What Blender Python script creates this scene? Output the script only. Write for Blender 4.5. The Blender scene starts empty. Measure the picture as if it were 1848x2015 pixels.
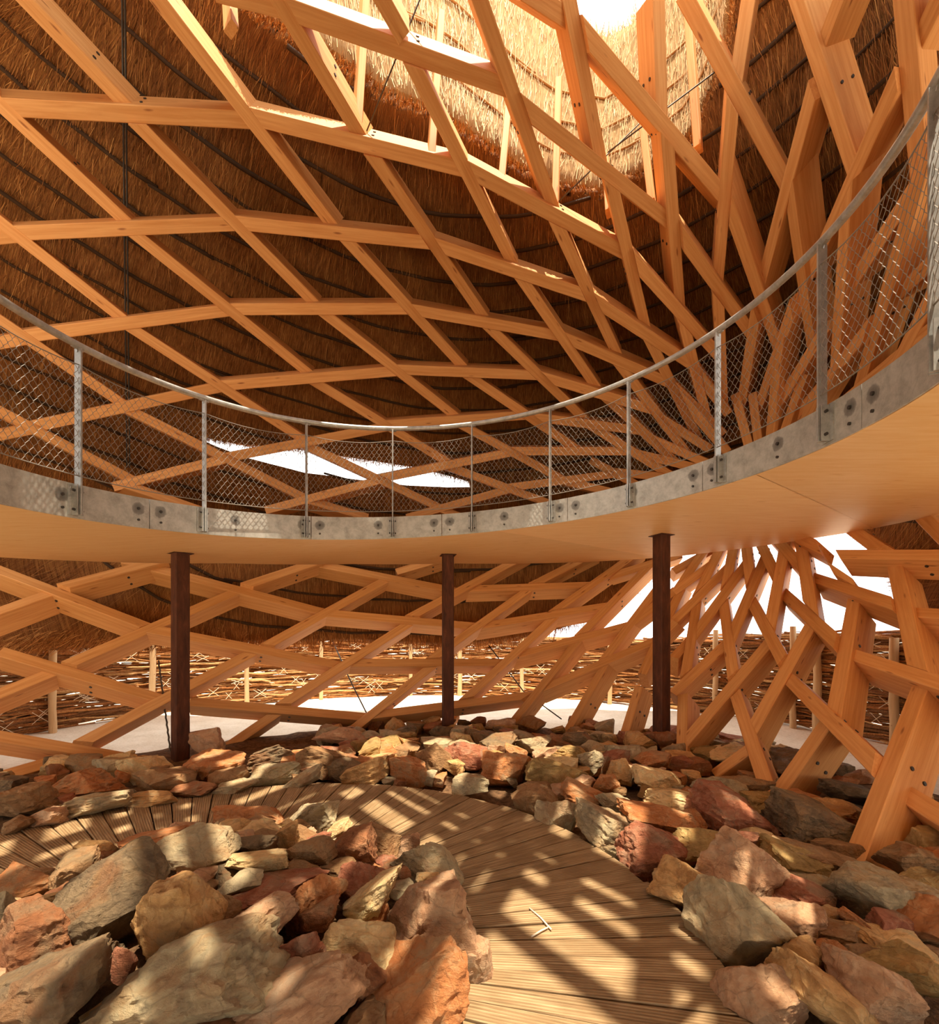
import bpy, bmesh, math, random
import numpy as np
from mathutils import Vector, Matrix, noise

random.seed(7)
rng = np.random.default_rng(11)
scene = bpy.context.scene
COL = scene.collection

# ------------------------------------------------------------------ camera, world, sun, exposure
F, CX, YH, EYE = 930.0, 924.0, 1255.0, 1.5          # focal length in px, optical axis, horizon row, eye height above the deck
cam_d = bpy.data.cameras.new('camera')
cam = bpy.data.objects.new('camera', cam_d)
COL.objects.link(cam)
cam.location = (0, 0, EYE)
cam.rotation_euler = (math.radians(90), 0, 0)
cam_d.sensor_fit = 'HORIZONTAL'
cam_d.sensor_width = 36.0
cam_d.lens = F * 36.0 / 1848.0
cam_d.shift_y = (YH - 2015 / 2) / 1848.0
cam_d.clip_start = 0.05
cam_d.clip_end = 2000
scene.camera = cam

world = bpy.data.worlds.new('sky')
scene.world = world
world.use_nodes = True
wn = world.node_tree
wn.nodes.clear()
bg = wn.nodes.new('ShaderNodeBackground')
bg.inputs['Color'].default_value = (1.0, 0.98, 0.95, 1)
bg.inputs['Strength'].default_value = 3.2
wo = wn.nodes.new('ShaderNodeOutputWorld')
wn.links.new(bg.outputs[0], wo.inputs[0])

sun_d = bpy.data.lights.new('sun', 'SUN')
sun_d.energy = 14.0
sun_d.angle = math.radians(0.55)
sun_d.color = (1.0, 0.90, 0.74)
sun = bpy.data.objects.new('sun', sun_d)
COL.objects.link(sun)
SUN_DIR = Vector((-0.10, 0.21, -0.97)).normalized()     # the way the light travels
sun.rotation_euler = SUN_DIR.to_track_quat('-Z', 'Y').to_euler()
sun.location = (0, 0, 30)

scene.view_settings.view_transform = 'Standard'
scene.view_settings.look = 'None'
scene.view_settings.gamma = 1.0
scene.view_settings.use_curve_mapping = False
scene.view_settings.exposure = -0.33
scene.cycles.diffuse_bounces = 7

# ------------------------------------------------------------------ helpers
def P(x, y, Z):
    """point seen at pixel (x, y) of the photograph at distance Z in front of the camera"""
    return Vector(((x - CX) / F * Z, Z, EYE + (YH - y) / F * Z))

def tag(o, label=None, cat=None, group=None, kind=None):
    if label: o['label'] = label
    if cat: o['category'] = cat
    if group: o['group'] = group
    if kind: o['kind'] = kind
    return o

def empty(name, loc=(0, 0, 0)):
    o = bpy.data.objects.new(name, None)
    o.empty_display_size = 0.2
    o.location = loc
    COL.objects.link(o)
    return o

def link(name, me, mat=None, parent=None):
    o = bpy.data.objects.new(name, me)
    COL.objects.link(o)
    if mat is not None and not me.materials:
        me.materials.append(mat)
    if parent is not None:
        o.parent = parent
        if parent.location.length > 0:
            o.matrix_parent_inverse = Matrix.Translation(-parent.location)
    return o

def mesh(name, verts, faces, smooth=False):
    me = bpy.data.meshes.new(name)
    me.from_pydata([tuple(v) for v in verts], [], faces)
    me.update()
    if smooth:
        me.polygons.foreach_set('use_smooth', [True] * len(me.polygons))
    return me

class MB:
    def __init__(s): s.v = []; s.f = []
    def add(s, v, f):
        n = len(s.v); s.v += [tuple(p) for p in v]; s.f += [tuple(i + n for i in q) for q in f]
    def box(s, M, sx, sy, sz):
        v = [M @ Vector((a * sx / 2, b * sy / 2, c * sz / 2)) for a in (-1, 1) for b in (-1, 1) for c in (-1, 1)]
        s.add(v, [(0, 1, 3, 2), (4, 6, 7, 5), (0, 4, 5, 1), (2, 3, 7, 6), (0, 2, 6, 4), (1, 5, 7, 3)])
    def tube(s, pts, r, n=8, cap=True):
        pts = [Vector(p) for p in pts]
        up = Vector((0, 0, 1)); rings = []; prev = None
        for i, p in enumerate(pts):
            t = (pts[min(i + 1, len(pts) - 1)] - pts[max(i - 1, 0)])
            if t.length < 1e-9: t = Vector((0, 0, 1))
            t.normalize()
            if prev is None:
                a = up if abs(t.z) < .9 else Vector((1, 0, 0))
                prev = (a - t * a.dot(t)).normalized()
            else:
                prev = (prev - t * prev.dot(t)).normalized()
            b = t.cross(prev)
            rr = r[i] if isinstance(r, (list, tuple)) else r
            rings.append([p + (prev * math.cos(2 * math.pi * k / n) + b * math.sin(2 * math.pi * k / n)) * rr for k in range(n)])
        v = [q for ring in rings for q in ring]
        f = []
        for i in range(len(rings) - 1):
            for k in range(n):
                k2 = (k + 1) % n
                f.append((i * n + k, i * n + k2, (i + 1) * n + k2, (i + 1) * n + k))
        if cap:
            f.append(tuple(range(n - 1, -1, -1))); f.append(tuple((len(rings) - 1) * n + k for k in range(n)))
        s.add(v, f)
    def build(s, name, mat, parent=None, smooth=False):
        return link(name, mesh(name, s.v, s.f, smooth), mat, parent)

def frame(o, x, y, z):
    M = Matrix.Identity(4)
    for i, a in enumerate((x, y, z)):
        M[0][i], M[1][i], M[2][i] = a
    M[0][3], M[1][3], M[2][3] = o
    return M

# ------------------------------------------------------------------ materials
def srgb(r, g, b):
    return tuple(((c / 255) / 12.92 if c / 255 <= .04045 else ((c / 255 + .055) / 1.055) ** 2.4) for c in (r, g, b)) + (1,)

class NT:
    def __init__(s, name, rough=.7, metal=0.0, spec=.3):
        s.m = bpy.data.materials.new(name); s.m.use_nodes = True
        s.t = s.m.node_tree; s.b = s.t.nodes['Principled BSDF']
        s.b.inputs['Roughness'].default_value = rough
        s.b.inputs['Metallic'].default_value = metal
        s.b.inputs['Specular IOR Level'].default_value = spec
    def n(s, typ, **kw):
        nd = s.t.nodes.new(typ)
        for k, v in kw.items():
            if k.startswith('i_'):
                nd.inputs[k[2:].replace('_', ' ')].default_value = v
            else: setattr(nd, k, v)
        return nd
    def l(s, a, b): s.t.links.new(a, b)
    def coords(s, kind='Object', scale=(1, 1, 1), rnd=True):
        tc = s.n('ShaderNodeTexCoord'); mp = s.n('ShaderNodeMapping'); mp.inputs['Scale'].default_value = scale
        s.l(tc.outputs[kind], mp.inputs['Vector'])
        if rnd:
            oi = s.n('ShaderNodeObjectInfo'); ml = s.n('ShaderNodeMath', operation='MULTIPLY'); ml.inputs[1].default_value = 37.0
            s.l(oi.outputs['Random'], ml.inputs[0]); s.l(ml.outputs[0], mp.inputs['Location'])
        return mp.outputs['Vector']
    def noise(s, vec, scale=5, detail=5, rough=.6, dist=0):
        nd = s.n('ShaderNodeTexNoise'); nd.inputs['Scale'].default_value = scale; nd.inputs['Detail'].default_value = detail
        nd.inputs['Roughness'].default_value = rough; nd.inputs['Distortion'].default_value = dist
        s.l(vec, nd.inputs['Vector']); return nd.outputs['Fac']
    def ramp(s, fac, stops):
        r = s.n('ShaderNodeValToRGB'); e = r.color_ramp.elements
        while len(e) < len(stops): e.new(.5)
        for i, (p, c) in enumerate(stops): e[i].position = p; e[i].color = c
        s.l(fac, r.inputs['Fac']); return r.outputs['Color']
    def mix(s, fac, a, b, mode='MIX'):
        m = s.n('ShaderNodeMix', data_type='RGBA', blend_type=mode)
        for sock, v in ((m.inputs['Factor'], fac), (m.inputs['A'], a), (m.inputs['B'], b)):
            pass
        for key, v in (('Factor', fac), (6, a), (7, b)):
            sock = m.inputs[0] if key == 'Factor' else m.inputs[key]
            if hasattr(v, 'is_output') or hasattr(v, 'links'): s.l(v, sock)
            else: sock.default_value = v
        return m.outputs[2]
    def math(s, op, a, b=None):
        m = s.n('ShaderNodeMath', operation=op)
        for i, v in enumerate((a, b)):
            if v is None: continue
            if hasattr(v, 'links'): s.l(v, m.inputs[i])
            else: m.inputs[i].default_value = v
        return m.outputs[0]
    def bump(s, h, strength=.3, dist=.02):
        b = s.n('ShaderNodeBump'); b.inputs['Strength'].default_value = strength; b.inputs['Distance'].default_value = dist
        s.l(h, b.inputs['Height']); s.l(b.outputs[0], s.b.inputs['Normal'])
    def col(s, c):
        if hasattr(c, 'links'): s.l(c, s.b.inputs['Base Color'])
        else: s.b.inputs['Base Color'].default_value = c
        return s.m

def wood_mat(name, c0, c1, knot, rough=.6, grain=(0.6, 14, 14), rings=True):
    t = NT(name, rough, 0, .25)
    v = t.coords('Object', grain)
    n1 = t.noise(v, 2.2, 6, .62, .4)
    base = t.ramp(n1, [(.3, c0), (.7, c1)])
    v2 = t.coords('Object', (1, 1, 1))
    oi = t.n('ShaderNodeObjectInfo')
    tint = t.ramp(oi.outputs['Random'], [(0, (.86, .84, .80, 1)), (1, (1.0, 1.0, 1.0, 1))])
    base = t.mix(1.0, base, tint, 'MULTIPLY')
    vk = t.coords('Object', (1.9, 9, 9))
    vo = t.n('ShaderNodeTexVoronoi', feature='F1'); vo.inputs['Scale'].default_value = 1.0; vo.inputs['Randomness'].default_value = 1.0
    t.l(vk, vo.inputs['Vector'])
    kn = t.ramp(vo.outputs['Distance'], [(.05, (1, 1, 1, 1)), (.13, (0, 0, 0, 1))])
    base = t.mix(t.math('MULTIPLY', kn, .75), base, knot)
    t.bump(n1, .12, .004)
    return t.col(base)

M = {}
M['pine'] = wood_mat('pine', srgb(206, 140, 76), srgb(229, 170, 106), srgb(128, 62, 24))
M['soffit'] = wood_mat('plywood', srgb(240, 190, 124), srgb(249, 208, 148), srgb(210, 150, 88), .55, (1.2, 9, 9))
M['decktop'] = wood_mat('deck_top', srgb(150, 110, 70), srgb(175, 130, 85), srgb(90, 60, 35))
M['fence_post'] = wood_mat('fence_post', srgb(196, 160, 116), srgb(226, 194, 150), srgb(130, 90, 55), .8, (9, 9, .8))

def plank_mat():
    t = NT('weathered_plank', .75, 0, .2)
    v = t.coords('Object', (1.2, 26, 10))
    n1 = t.noise(v, 3, 6, .65, .3)
    base = t.ramp(n1, [(.25, srgb(116, 92, 62)), (.5, srgb(162, 132, 94)), (.75, srgb(196, 168, 126))])
    v2 = t.coords('Object', (2.0, 2.0, 2.0))
    n2 = t.noise(v2, 1.6, 3, .5)
    base = t.mix(t.ramp(n2, [(.42, (0, 0, 0, 1)), (.62, (.55, .55, .55, 1))]), base, srgb(120, 92, 58))
    # running grooves along the board
    tc = t.n('ShaderNodeTexCoord'); sx = t.n('ShaderNodeSeparateXYZ'); t.l(tc.outputs['Object'], sx.inputs[0])
    g = t.math('SINE', t.math('MULTIPLY', sx.outputs['Y'], 2 * math.pi / 0.017))
    gd = t.ramp(g, [(0.0, (.74, .72, .70, 1)), (.4, (1, 1, 1, 1))])
    base = t.mix(1.0, base, gd, 'MULTIPLY')
    t.bump(t.math('ADD', t.math('MULTIPLY', g, .6), n1), .55, .004)
    return t.col(base)
M['plank'] = plank_mat()
M['joist'] = NT('dark_joist', .9).col(srgb(70, 48, 28))

def thatch_mat(name, dark, mid, light, su=1.0):
    t = NT(name, .85, 0, .15)
    tc = t.n('ShaderNodeTexCoord')
    mp = t.n('ShaderNodeMapping'); mp.inputs['Scale'].default_value = (34 * su, 1.6, 1); t.l(tc.outputs['UV'], mp.inputs['Vector'])
    n1 = t.noise(mp.outputs[0], 2.4, 7, .72, .35)
    mp2 = t.n('ShaderNodeMapping'); mp2.inputs['Scale'].default_value = (2.0, 1.2, 1); t.l(tc.outputs['UV'], mp2.inputs['Vector'])
    n2 = t.noise(mp2.outputs[0], 2.2, 4, .6)
    f = t.math('ADD', t.math('MULTIPLY', n1, .78), t.math('MULTIPLY', n2, .22))
    base = t.ramp(f, [(.34, dark), (.52, mid), (.68, light)])
    t.bump(n1, .9, .03)
    return t.col(base)
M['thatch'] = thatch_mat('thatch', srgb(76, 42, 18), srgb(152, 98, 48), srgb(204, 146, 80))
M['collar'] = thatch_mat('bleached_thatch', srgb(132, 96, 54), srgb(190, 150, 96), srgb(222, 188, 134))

def straw_mat(name, a, b, c):
    t = NT(name, .7, 0, .2)
    at = t.n('ShaderNodeAttribute'); at.attribute_name = 'shade'
    return t.col(t.ramp(at.outputs['Fac'], [(0, a), (.5, b), (1, c)]))
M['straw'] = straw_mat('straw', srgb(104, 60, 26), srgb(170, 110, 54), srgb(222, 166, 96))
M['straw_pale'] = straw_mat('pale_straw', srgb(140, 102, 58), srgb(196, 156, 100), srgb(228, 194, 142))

def galv_mat():
    t = NT('galvanised_steel', .42, .55, .5)
    v = t.coords('Object', (1, 1, 1))
    n1 = t.noise(v, 12, 7, .72, .3)
    base = t.ramp(n1, [(.3, srgb(150, 148, 140)), (.6, srgb(190, 188, 180)), (.8, srgb(214, 212, 204))])
    t.bump(n1, .08, .003)
    return t.col(base)
M['galv'] = galv_mat()

def fascia_mat():
    t = NT('galvanised_plate', .5, .45, .5)
    v = t.coords('Object', (1, 1, 1))
    n1 = t.noise(v, 9, 8, .75, .25)
    base = t.ramp(n1, [(.3, srgb(150, 145, 134)), (.55, srgb(186, 182, 170)), (.78, srgb(206, 202, 192))])
    tc = t.n('ShaderNodeTexCoord'); sx = t.n('ShaderNodeSeparateXYZ'); t.l(tc.outputs['UV'], sx.inputs[0])
    d = t.math('SQRT', t.math('ADD', t.math('POWER', sx.outputs['X'], 2.0), t.math('POWER', t.math('ABSOLUTE', sx.outputs['Y']), 2.0)))
    d = t.math('ADD', d, t.math('MULTIPLY', t.math('SUBTRACT', n1, .5), .05))
    sp = t.ramp(d, [(.022, (1, 1, 1, 1)), (.052, (.75, .75, .75, 1)), (.062, (0, 0, 0, 1))])
    base = t.mix(t.math('MULTIPLY', sp, .8), base, srgb(96, 92, 86))
    t.bump(n1, .06, .003)
    return t.col(base)
M['fascia'] = fascia_mat()
M['wire'] = NT('steel_wire', .65, 0.0, .3).col(srgb(138, 128, 114))
M['bolt'] = NT('dark_bolt', .45, .7, .5).col(srgb(78, 72, 66))

def rust_mat():
    t = NT('rusted_steel', .75, .2, .3)
    v = t.coords('Object', (5, 5, 1.2))
    n1 = t.noise(v, 3, 6, .65, .5)
    base = t.ramp(n1, [(.3, srgb(62, 34, 22)), (.6, srgb(92, 52, 32)), (.8, srgb(122, 72, 44))])
    t.bump(n1, .1, .003)
    return t.col(base)
M['rust'] = rust_mat()
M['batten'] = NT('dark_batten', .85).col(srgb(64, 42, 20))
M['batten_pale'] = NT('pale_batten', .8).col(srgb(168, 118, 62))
M['conduit'] = NT('grey_conduit', .5, .2).col(srgb(72, 66, 58))
M['cable'] = NT('dark_cable', .5, .5).col(srgb(84, 74, 62))
M['twine'] = NT('pale_twine', .8).col(srgb(226, 206, 176))

def sand_mat():
    t = NT('pale_sand', .95, 0, .1)
    v = t.coords('Object', (1, 1, 1), False)
    n1 = t.noise(v, 2.2, 8, .7); n2 = t.noise(v, 30, 4, .6)
    base = t.ramp(t.math('ADD', t.math('MULTIPLY', n1, .6), t.math('MULTIPLY', n2, .4)), [(.35, srgb(214, 198, 172)), (.6, srgb(240, 228, 208))])
    t.bump(t.math('ADD', n1, t.math('MULTIPLY', n2, .3)), .5, .06)
    return t.col(base)
M['sand'] = sand_mat()
def soil_mat():
    t = NT('rubble_soil', .95, 0, .1)
    v = t.coords('Object', (1, 1, 1), False)
    n1 = t.noise(v, 14, 6, .7)
    t.bump(n1, 1, .05)
    return t.col(t.ramp(n1, [(.35, srgb(84, 60, 40)), (.65, srgb(140, 104, 72))]))
M['soil'] = soil_mat()

def rock_mat(name, a, b, c, vein):
    t = NT(name, .85, 0, .2)
    v = t.coords('Object', (1, 1, 1))
    wob = t.n('ShaderNodeTexNoise'); wob.inputs['Scale'].default_value = 6; wob.inputs['Detail'].default_value = 4; t.l(v, wob.inputs['Vector'])
    add = t.n('ShaderNodeVectorMath', operation='MULTIPLY_ADD'); add.inputs[1].default_value = (.12, .12, .12)
    t.l(wob.outputs['Color'], add.inputs[0]); t.l(v, add.inputs[2]); vw = add.outputs[0]
    big = t.noise(vw, 5.0, 6, .65, .6)
    fine = t.noise(v, 34, 10, .78, .2)
    med = t.noise(vw, 13, 8, .7, .3)
    vs = t.coords('Object', (4, 4, 20)); strata = t.noise(vs, 2.4, 5, .65, .8)
    base = t.ramp(big, [(.34, a), (.5, b), (.64, c)])
    base = t.mix(t.ramp(med, [(.5, (0, 0, 0, 1)), (.72, (.7, .7, .7, 1))]), base, vein)
    st = t.noise(vw, 3.1, 5, .6, 1.0)
    base = t.mix(t.ramp(st, [(.53, (0, 0, 0, 1)), (.66, (.5, .5, .5, 1))]), base, srgb(156, 100, 58))
    base = t.mix(t.ramp(fine, [(.30, (.5, .5, .5, 1)), (.44, (0, 0, 0, 1))]), base, tuple(x * .38 for x in a[:3]) + (1,))
    cr = t.n('ShaderNodeTexVoronoi', feature='DISTANCE_TO_EDGE'); cr.inputs['Scale'].default_value = 5.5; t.l(vw, cr.inputs['Vector'])
    crk = t.ramp(cr.outputs['Distance'], [(.0, (1, 1, 1, 1)), (.022, (0, 0, 0, 1))])
    base = t.mix(t.math('MULTIPLY', t.math('MULTIPLY', crk, med), .55), base, tuple(x * .3 for x in a[:3]) + (1,))
    fc = t.n('ShaderNodeTexVoronoi', feature='F1'); fc.inputs['Scale'].default_value = 10; t.l(vw, fc.inputs['Vector'])
    h = t.math('ADD', t.math('MULTIPLY', fine, .45), t.math('ADD', t.math('MULTIPLY', med, .8), t.math('ADD', t.math('MULTIPLY', strata, .45), t.math('MULTIPLY', fc.outputs['Distance'], .35))))
    h = t.math('SUBTRACT', h, t.math('MULTIPLY', crk, .05))
    t.bump(h, 1.0, .045)
    return t.col(base)
RM = {
 'orange': rock_mat('rock_orange', srgb(171, 102, 55), srgb(209, 136, 81), srgb(188, 147, 104), srgb(228, 186, 134)),
 'rust': rock_mat('rock_rust', srgb(136, 85, 53), srgb(173, 113, 72), srgb(153, 121, 87), srgb(207, 156, 111)),
 'red': rock_mat('rock_red', srgb(145, 85, 59), srgb(179, 111, 79), srgb(164, 128, 98), srgb(213, 164, 126)),
 'pink': rock_mat('rock_pink', srgb(183, 136, 100), srgb(216, 166, 123), srgb(201, 168, 132), srgb(241, 205, 160)),
 'brown':  rock_mat('rock_brown', srgb(133, 98, 62), srgb(172, 129, 85), srgb(160, 134, 97), srgb(206, 164, 115)),
 'dark':   rock_mat('rock_dark', srgb(100, 82, 60), srgb(136, 113, 83), srgb(148, 117, 79), srgb(187, 158, 117)),
 'grey':   rock_mat('rock_grey', srgb(156, 138, 107), srgb(192, 172, 132), srgb(192, 158, 112), srgb(235, 207, 160)),
 'tan':    rock_mat('rock_tan', srgb(187, 138, 83), srgb(230, 177, 112), srgb(208, 177, 128), srgb(255, 217, 153)),
 'cream':  rock_mat('rock_cream', srgb(213, 174, 117), srgb(254, 214, 150), srgb(235, 203, 150), srgb(255, 248, 189)),
 'olive':  rock_mat('rock_olive', srgb(143, 115, 67), srgb(179, 146, 89), srgb(198, 148, 85), srgb(225, 189, 128)),
}
SM = []
for i, (a, b) in enumerate([((120, 72, 36), (176, 116, 66)), ((92, 60, 34), (146, 100, 62)), ((164, 120, 72), (214, 170, 116)), ((140, 88, 46), (196, 138, 84))]):
    t = NT('branch_%s' % 'abcd'[i], .85, 0, .15)
    nn = t.noise(t.coords('Object', (2, 14, 14)), 3, 4, .6)
    t.bump(nn, .5, .01)
    SM.append(t.col(t.ramp(nn, [(.3, srgb(*a)), (.7, srgb(*b))])))

# ------------------------------------------------------------------ the shell surface: distance of the timber lattice in each direction
CP = [  # (x, y, distance) measured from beam widths, from the ground line and from what covers what
 (0,1540,5.5),(0,1400,5.75),(0,1250,6.1),(0,1110,6.7),(0,950,6.9),(0,800,6.7),(0,650,6.4),(0,400,5.8),(0,200,5.2),(0,0,4.6),
 (230,1500,6.2),(230,1300,6.6),(230,1110,7.1),(230,900,7.6),(230,700,7.1),(230,450,6.3),(230,200,5.3),(230,0,4.65),
 (450,1480,7.1),(450,1300,7.4),(450,1110,7.8),(450,960,8.3),(450,800,8.0),(450,600,7.0),(450,400,6.0),(450,230,5.3),(450,0,4.5),
 (650,1470,7.7),(650,1300,8.2),(650,1110,8.6),(650,900,8.9),(650,700,7.8),(650,500,6.6),(650,300,5.6),(650,100,4.8),
 (900,1440,8.5),(900,1300,8.8),(900,1110,9.2),(900,1000,9.4),(900,900,9.0),(900,830,8.6),(900,700,7.7),(900,600,7.1),(900,505,6.5),(900,330,5.6),(900,130,4.85),(900,-100,4.25),
 (1100,1450,7.9),(1100,1300,8.6),(1100,1110,9.2),(1100,900,9.2),(1100,750,8.3),(1100,600,7.2),(1100,450,6.3),(1100,250,5.45),(1100,50,4.9),
 (1200,1460,7.2),(1200,1300,8.0),(1200,1110,9.1),(1330,1500,6.0),(1330,1300,7.0),(1330,1100,8.6),
 (1300,900,8.8),(1300,800,8.3),(1300,650,7.4),(1300,500,6.6),(1300,300,5.8),(1300,100,5.3),
 (1480,1085,7.8),(1480,1300,6.3),(1500,1560,4.65),(1480,900,8.2),(1480,750,7.7),(1480,600,7.0),(1480,400,6.1),(1480,200,5.5),(1480,0,5.1),
 (1640,1070,6.9),(1640,1300,5.2),(1600,1580,4.2),(1650,1750,3.05),(1640,800,6.6),(1640,600,6.0),(1640,400,5.3),(1640,230,4.9),(1640,0,4.6),
 (1848,1020,5.6),(1848,1300,4.1),(1848,1600,3.3),(1848,1800,2.8),(1848,900,5.4),(1848,600,4.9),(1848,300,4.45),(1848,0,4.1),
 (-600,100,3.9),(-600,600,4.2),(-600,1000,4.3),(-600,1500,3.7),(-600,-300,3.2),
 (2450,-500,2.9),(2450,300,3.1),(2450,800,3.4),(2450,1300,2.9),(2450,1700,2.2),
 (900,-600,3.16),(900,-1100,2.5),(-200,-600,3.0),(1700,-500,3.5),
]
_c = np.array(CP, float)
_p = _c[:, :2] / 930.0
_z = np.log(_c[:, 2])
def _phi(r2): return np.where(r2 > 1e-12, .5 * r2 * np.log(np.maximum(r2, 1e-12)), 0)
_n = len(_p)
_K = _phi(((_p[:, None] - _p[None]) ** 2).sum(-1)) + np.eye(_n) * 2e-3
_Q = np.c_[np.ones(_n), _p]
_S = np.linalg.solve(np.block([[_K, _Q], [_Q.T, np.zeros((3, 3))]]), np.r_[_z, 0, 0, 0])
def depth(x, y):
    q = np.stack([np.asarray(x, float), np.asarray(y, float)], -1) / 930.0
    sh = q.shape[:-1]; q = q.reshape(-1, 2)
    r2 = ((q[:, None] - _p[None]) ** 2).sum(-1)
    return np.exp(_phi(r2) @ _S[:_n] + _S[_n] + q @ _S[_n + 1:]).reshape(sh)
def pts3(x, y, Z):
    x = np.asarray(x, float); y = np.asarray(y, float)
    return np.stack([(x - CX) / F * Z, Z + 0 * x, EYE + (YH - y) / F * Z], -1)
def normals(x, y, e=14.0):
    x = np.asarray(x, float); y = np.asarray(y, float)
    a = pts3(x + e, y, depth(x + e, y)) - pts3(x - e, y, depth(x - e, y))
    b = pts3(x, y - e, depth(x, y - e)) - pts3(x, y + e, depth(x, y + e))
    n = np.cross(b, a); n /= np.linalg.norm(n, axis=-1, keepdims=True)
    ray = pts3(x, y, np.ones_like(x)) - np.array([0, 0, EYE])
    ray /= np.linalg.norm(ray, axis=-1, keepdims=True)
    s = np.sign((n * ray).sum(-1, keepdims=True))
    n = n * s
    return n, (n * ray).sum(-1)
def surf(x, y): return P(x, y, float(depth(x, y)))

# ------------------------------------------------------------------ ground
GZ = -0.16
SX = 80
gv, gf = [], []
gx = np.concatenate([[-400, -120, -45], np.linspace(-14, 14, 71), [45, 120, 400]])
gy = np.concatenate([[-120, -30], np.linspace(-5, 18, 60), [40, 120, 500]])
for yy in gy:
    for xx in gx:
        z = GZ
        r = math.hypot(xx + .6, yy - 6.0)
        if abs(xx) < 14 and -5 < yy < 18:
            z += .07 * noise.noise((xx * .7, yy * .7, 3.1)) + .03 * noise.noise((xx * 2, yy * 2, 7))
            z += .12 * math.exp(-((r - 6.9) / .6) ** 2)
        gv.append((xx, yy, z))
nx = len(gx)
for j in range(len(gy) - 1):
    for i in range(nx - 1):
        a = j * nx + i
        gf.append((a, a + 1, a + nx + 1, a + nx))
floor = link('floor', mesh('floor', gv, gf, True), M['sand'])
tag(floor, 'pale sandy ground around and beneath the shelter', 'ground', kind='structure')

# ------------------------------------------------------------------ timber lattice
W, D = 0.145, 0.36
lattice = tag(empty('timber_lattice', (0, 4, GZ)), 'orange pine lattice of crossing deep beams forming the whole domed shell', 'timber frame')
UP = [ # upper shell: inner face centre lines
 (-130,742,262,945),(275,962,420,1012),(-90,570,242,795),(265,812,602,981),(615,986,725,1018),(-60,390,246,631),(258,645,592,862),(610,880,872,1002),(880,1006,935,1028),
 (-60,150,243,432),(262,458,603,731),(625,755,884,912),(902,925,1088,993),(20,-30,247,208),(268,243,620,598),(645,622,897,820),(912,838,1102,941),(1118,948,1228,974),
 (280,-40,652,442),(682,472,917,729),(938,750,1144,890),(1162,905,1258,957),(532,-25,709,270),(733,307,957,632),(974,655,1147,822),(1163,838,1314,932),
 (738,-25,795,76),(806,116,1011,523),(1024,545,1173,762),(1190,780,1328,908),(938,-20,1090,412),(1098,446,1219,708),(1229,730,1349,888),
 (1117,-20,1182,312),(1200,348,1273,656),(1284,680,1378,872),(1296,-20,1303,216),(1313,262,1339,607),(1345,632,1402,868),
 (1476,-25,1451,138),(1444,178,1411,573),(1414,590,1424,805),(1657,-20,1612,98),(1610,128,1499,548),(1489,600,1460,785),(1856,-25,1794,106),(1775,128,1589,547),(1570,570,1497,786),
 (1850,290,1674,560),(1625,643,1533,790),(1860,490,1752,592),(1717,632,1646,723),(1640,730,1564,820),(1850,545,1749,746),
 (-20,210,490,237),(505,233,911,333),(926,337,1229,498),(1247,513,1412,697),
 (-60,472,26,464),(42,459,456,441),(474,440,853,479),(868,486,1152,581),(1168,591,1368,722),(1378,742,1434,815),
 (-90,690,22,671),(58,661,440,612),(456,609,801,608),(818,611,1102,661),(1118,668,1313,752),(1327,763,1424,856),
 (-70,870,56,845),(74,838,436,761),(452,758,776,731),(792,728,1064,739),(1078,745,1268,802),(1282,813,1398,884),
 (222,958,433,905),(458,898,766,839),(782,835,1027,818),(1042,820,1248,846),(1262,855,1404,917),
 (522,1004,737,947),(758,940,1002,891),(1015,888,1238,888),(1250,892,1394,926),(800,1019,1012,960),(1020,957,1212,932),(1225,930,1354,943),
 (420,-18,546,14),(570,20,1006,176),(1024,205,1322,439),(1340,465,1468,642),(1030,-22,1126,42),(1148,60,1421,381),(1440,424,1529,680),
 (1342,-14,1541,350),(1553,384,1596,688),(1560,-20,1676,328),(1664,390,1641,730),(1775,-20,1809,350),(1802,368,1694,745),
 (1862,622,1652,797),(1340,783,1432,890),(1446,775,1477,893),(1480,773,1494,888),(1527,724,1512,880),(1581,735,1535,868),(1617,760,1566,853),
]
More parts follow.
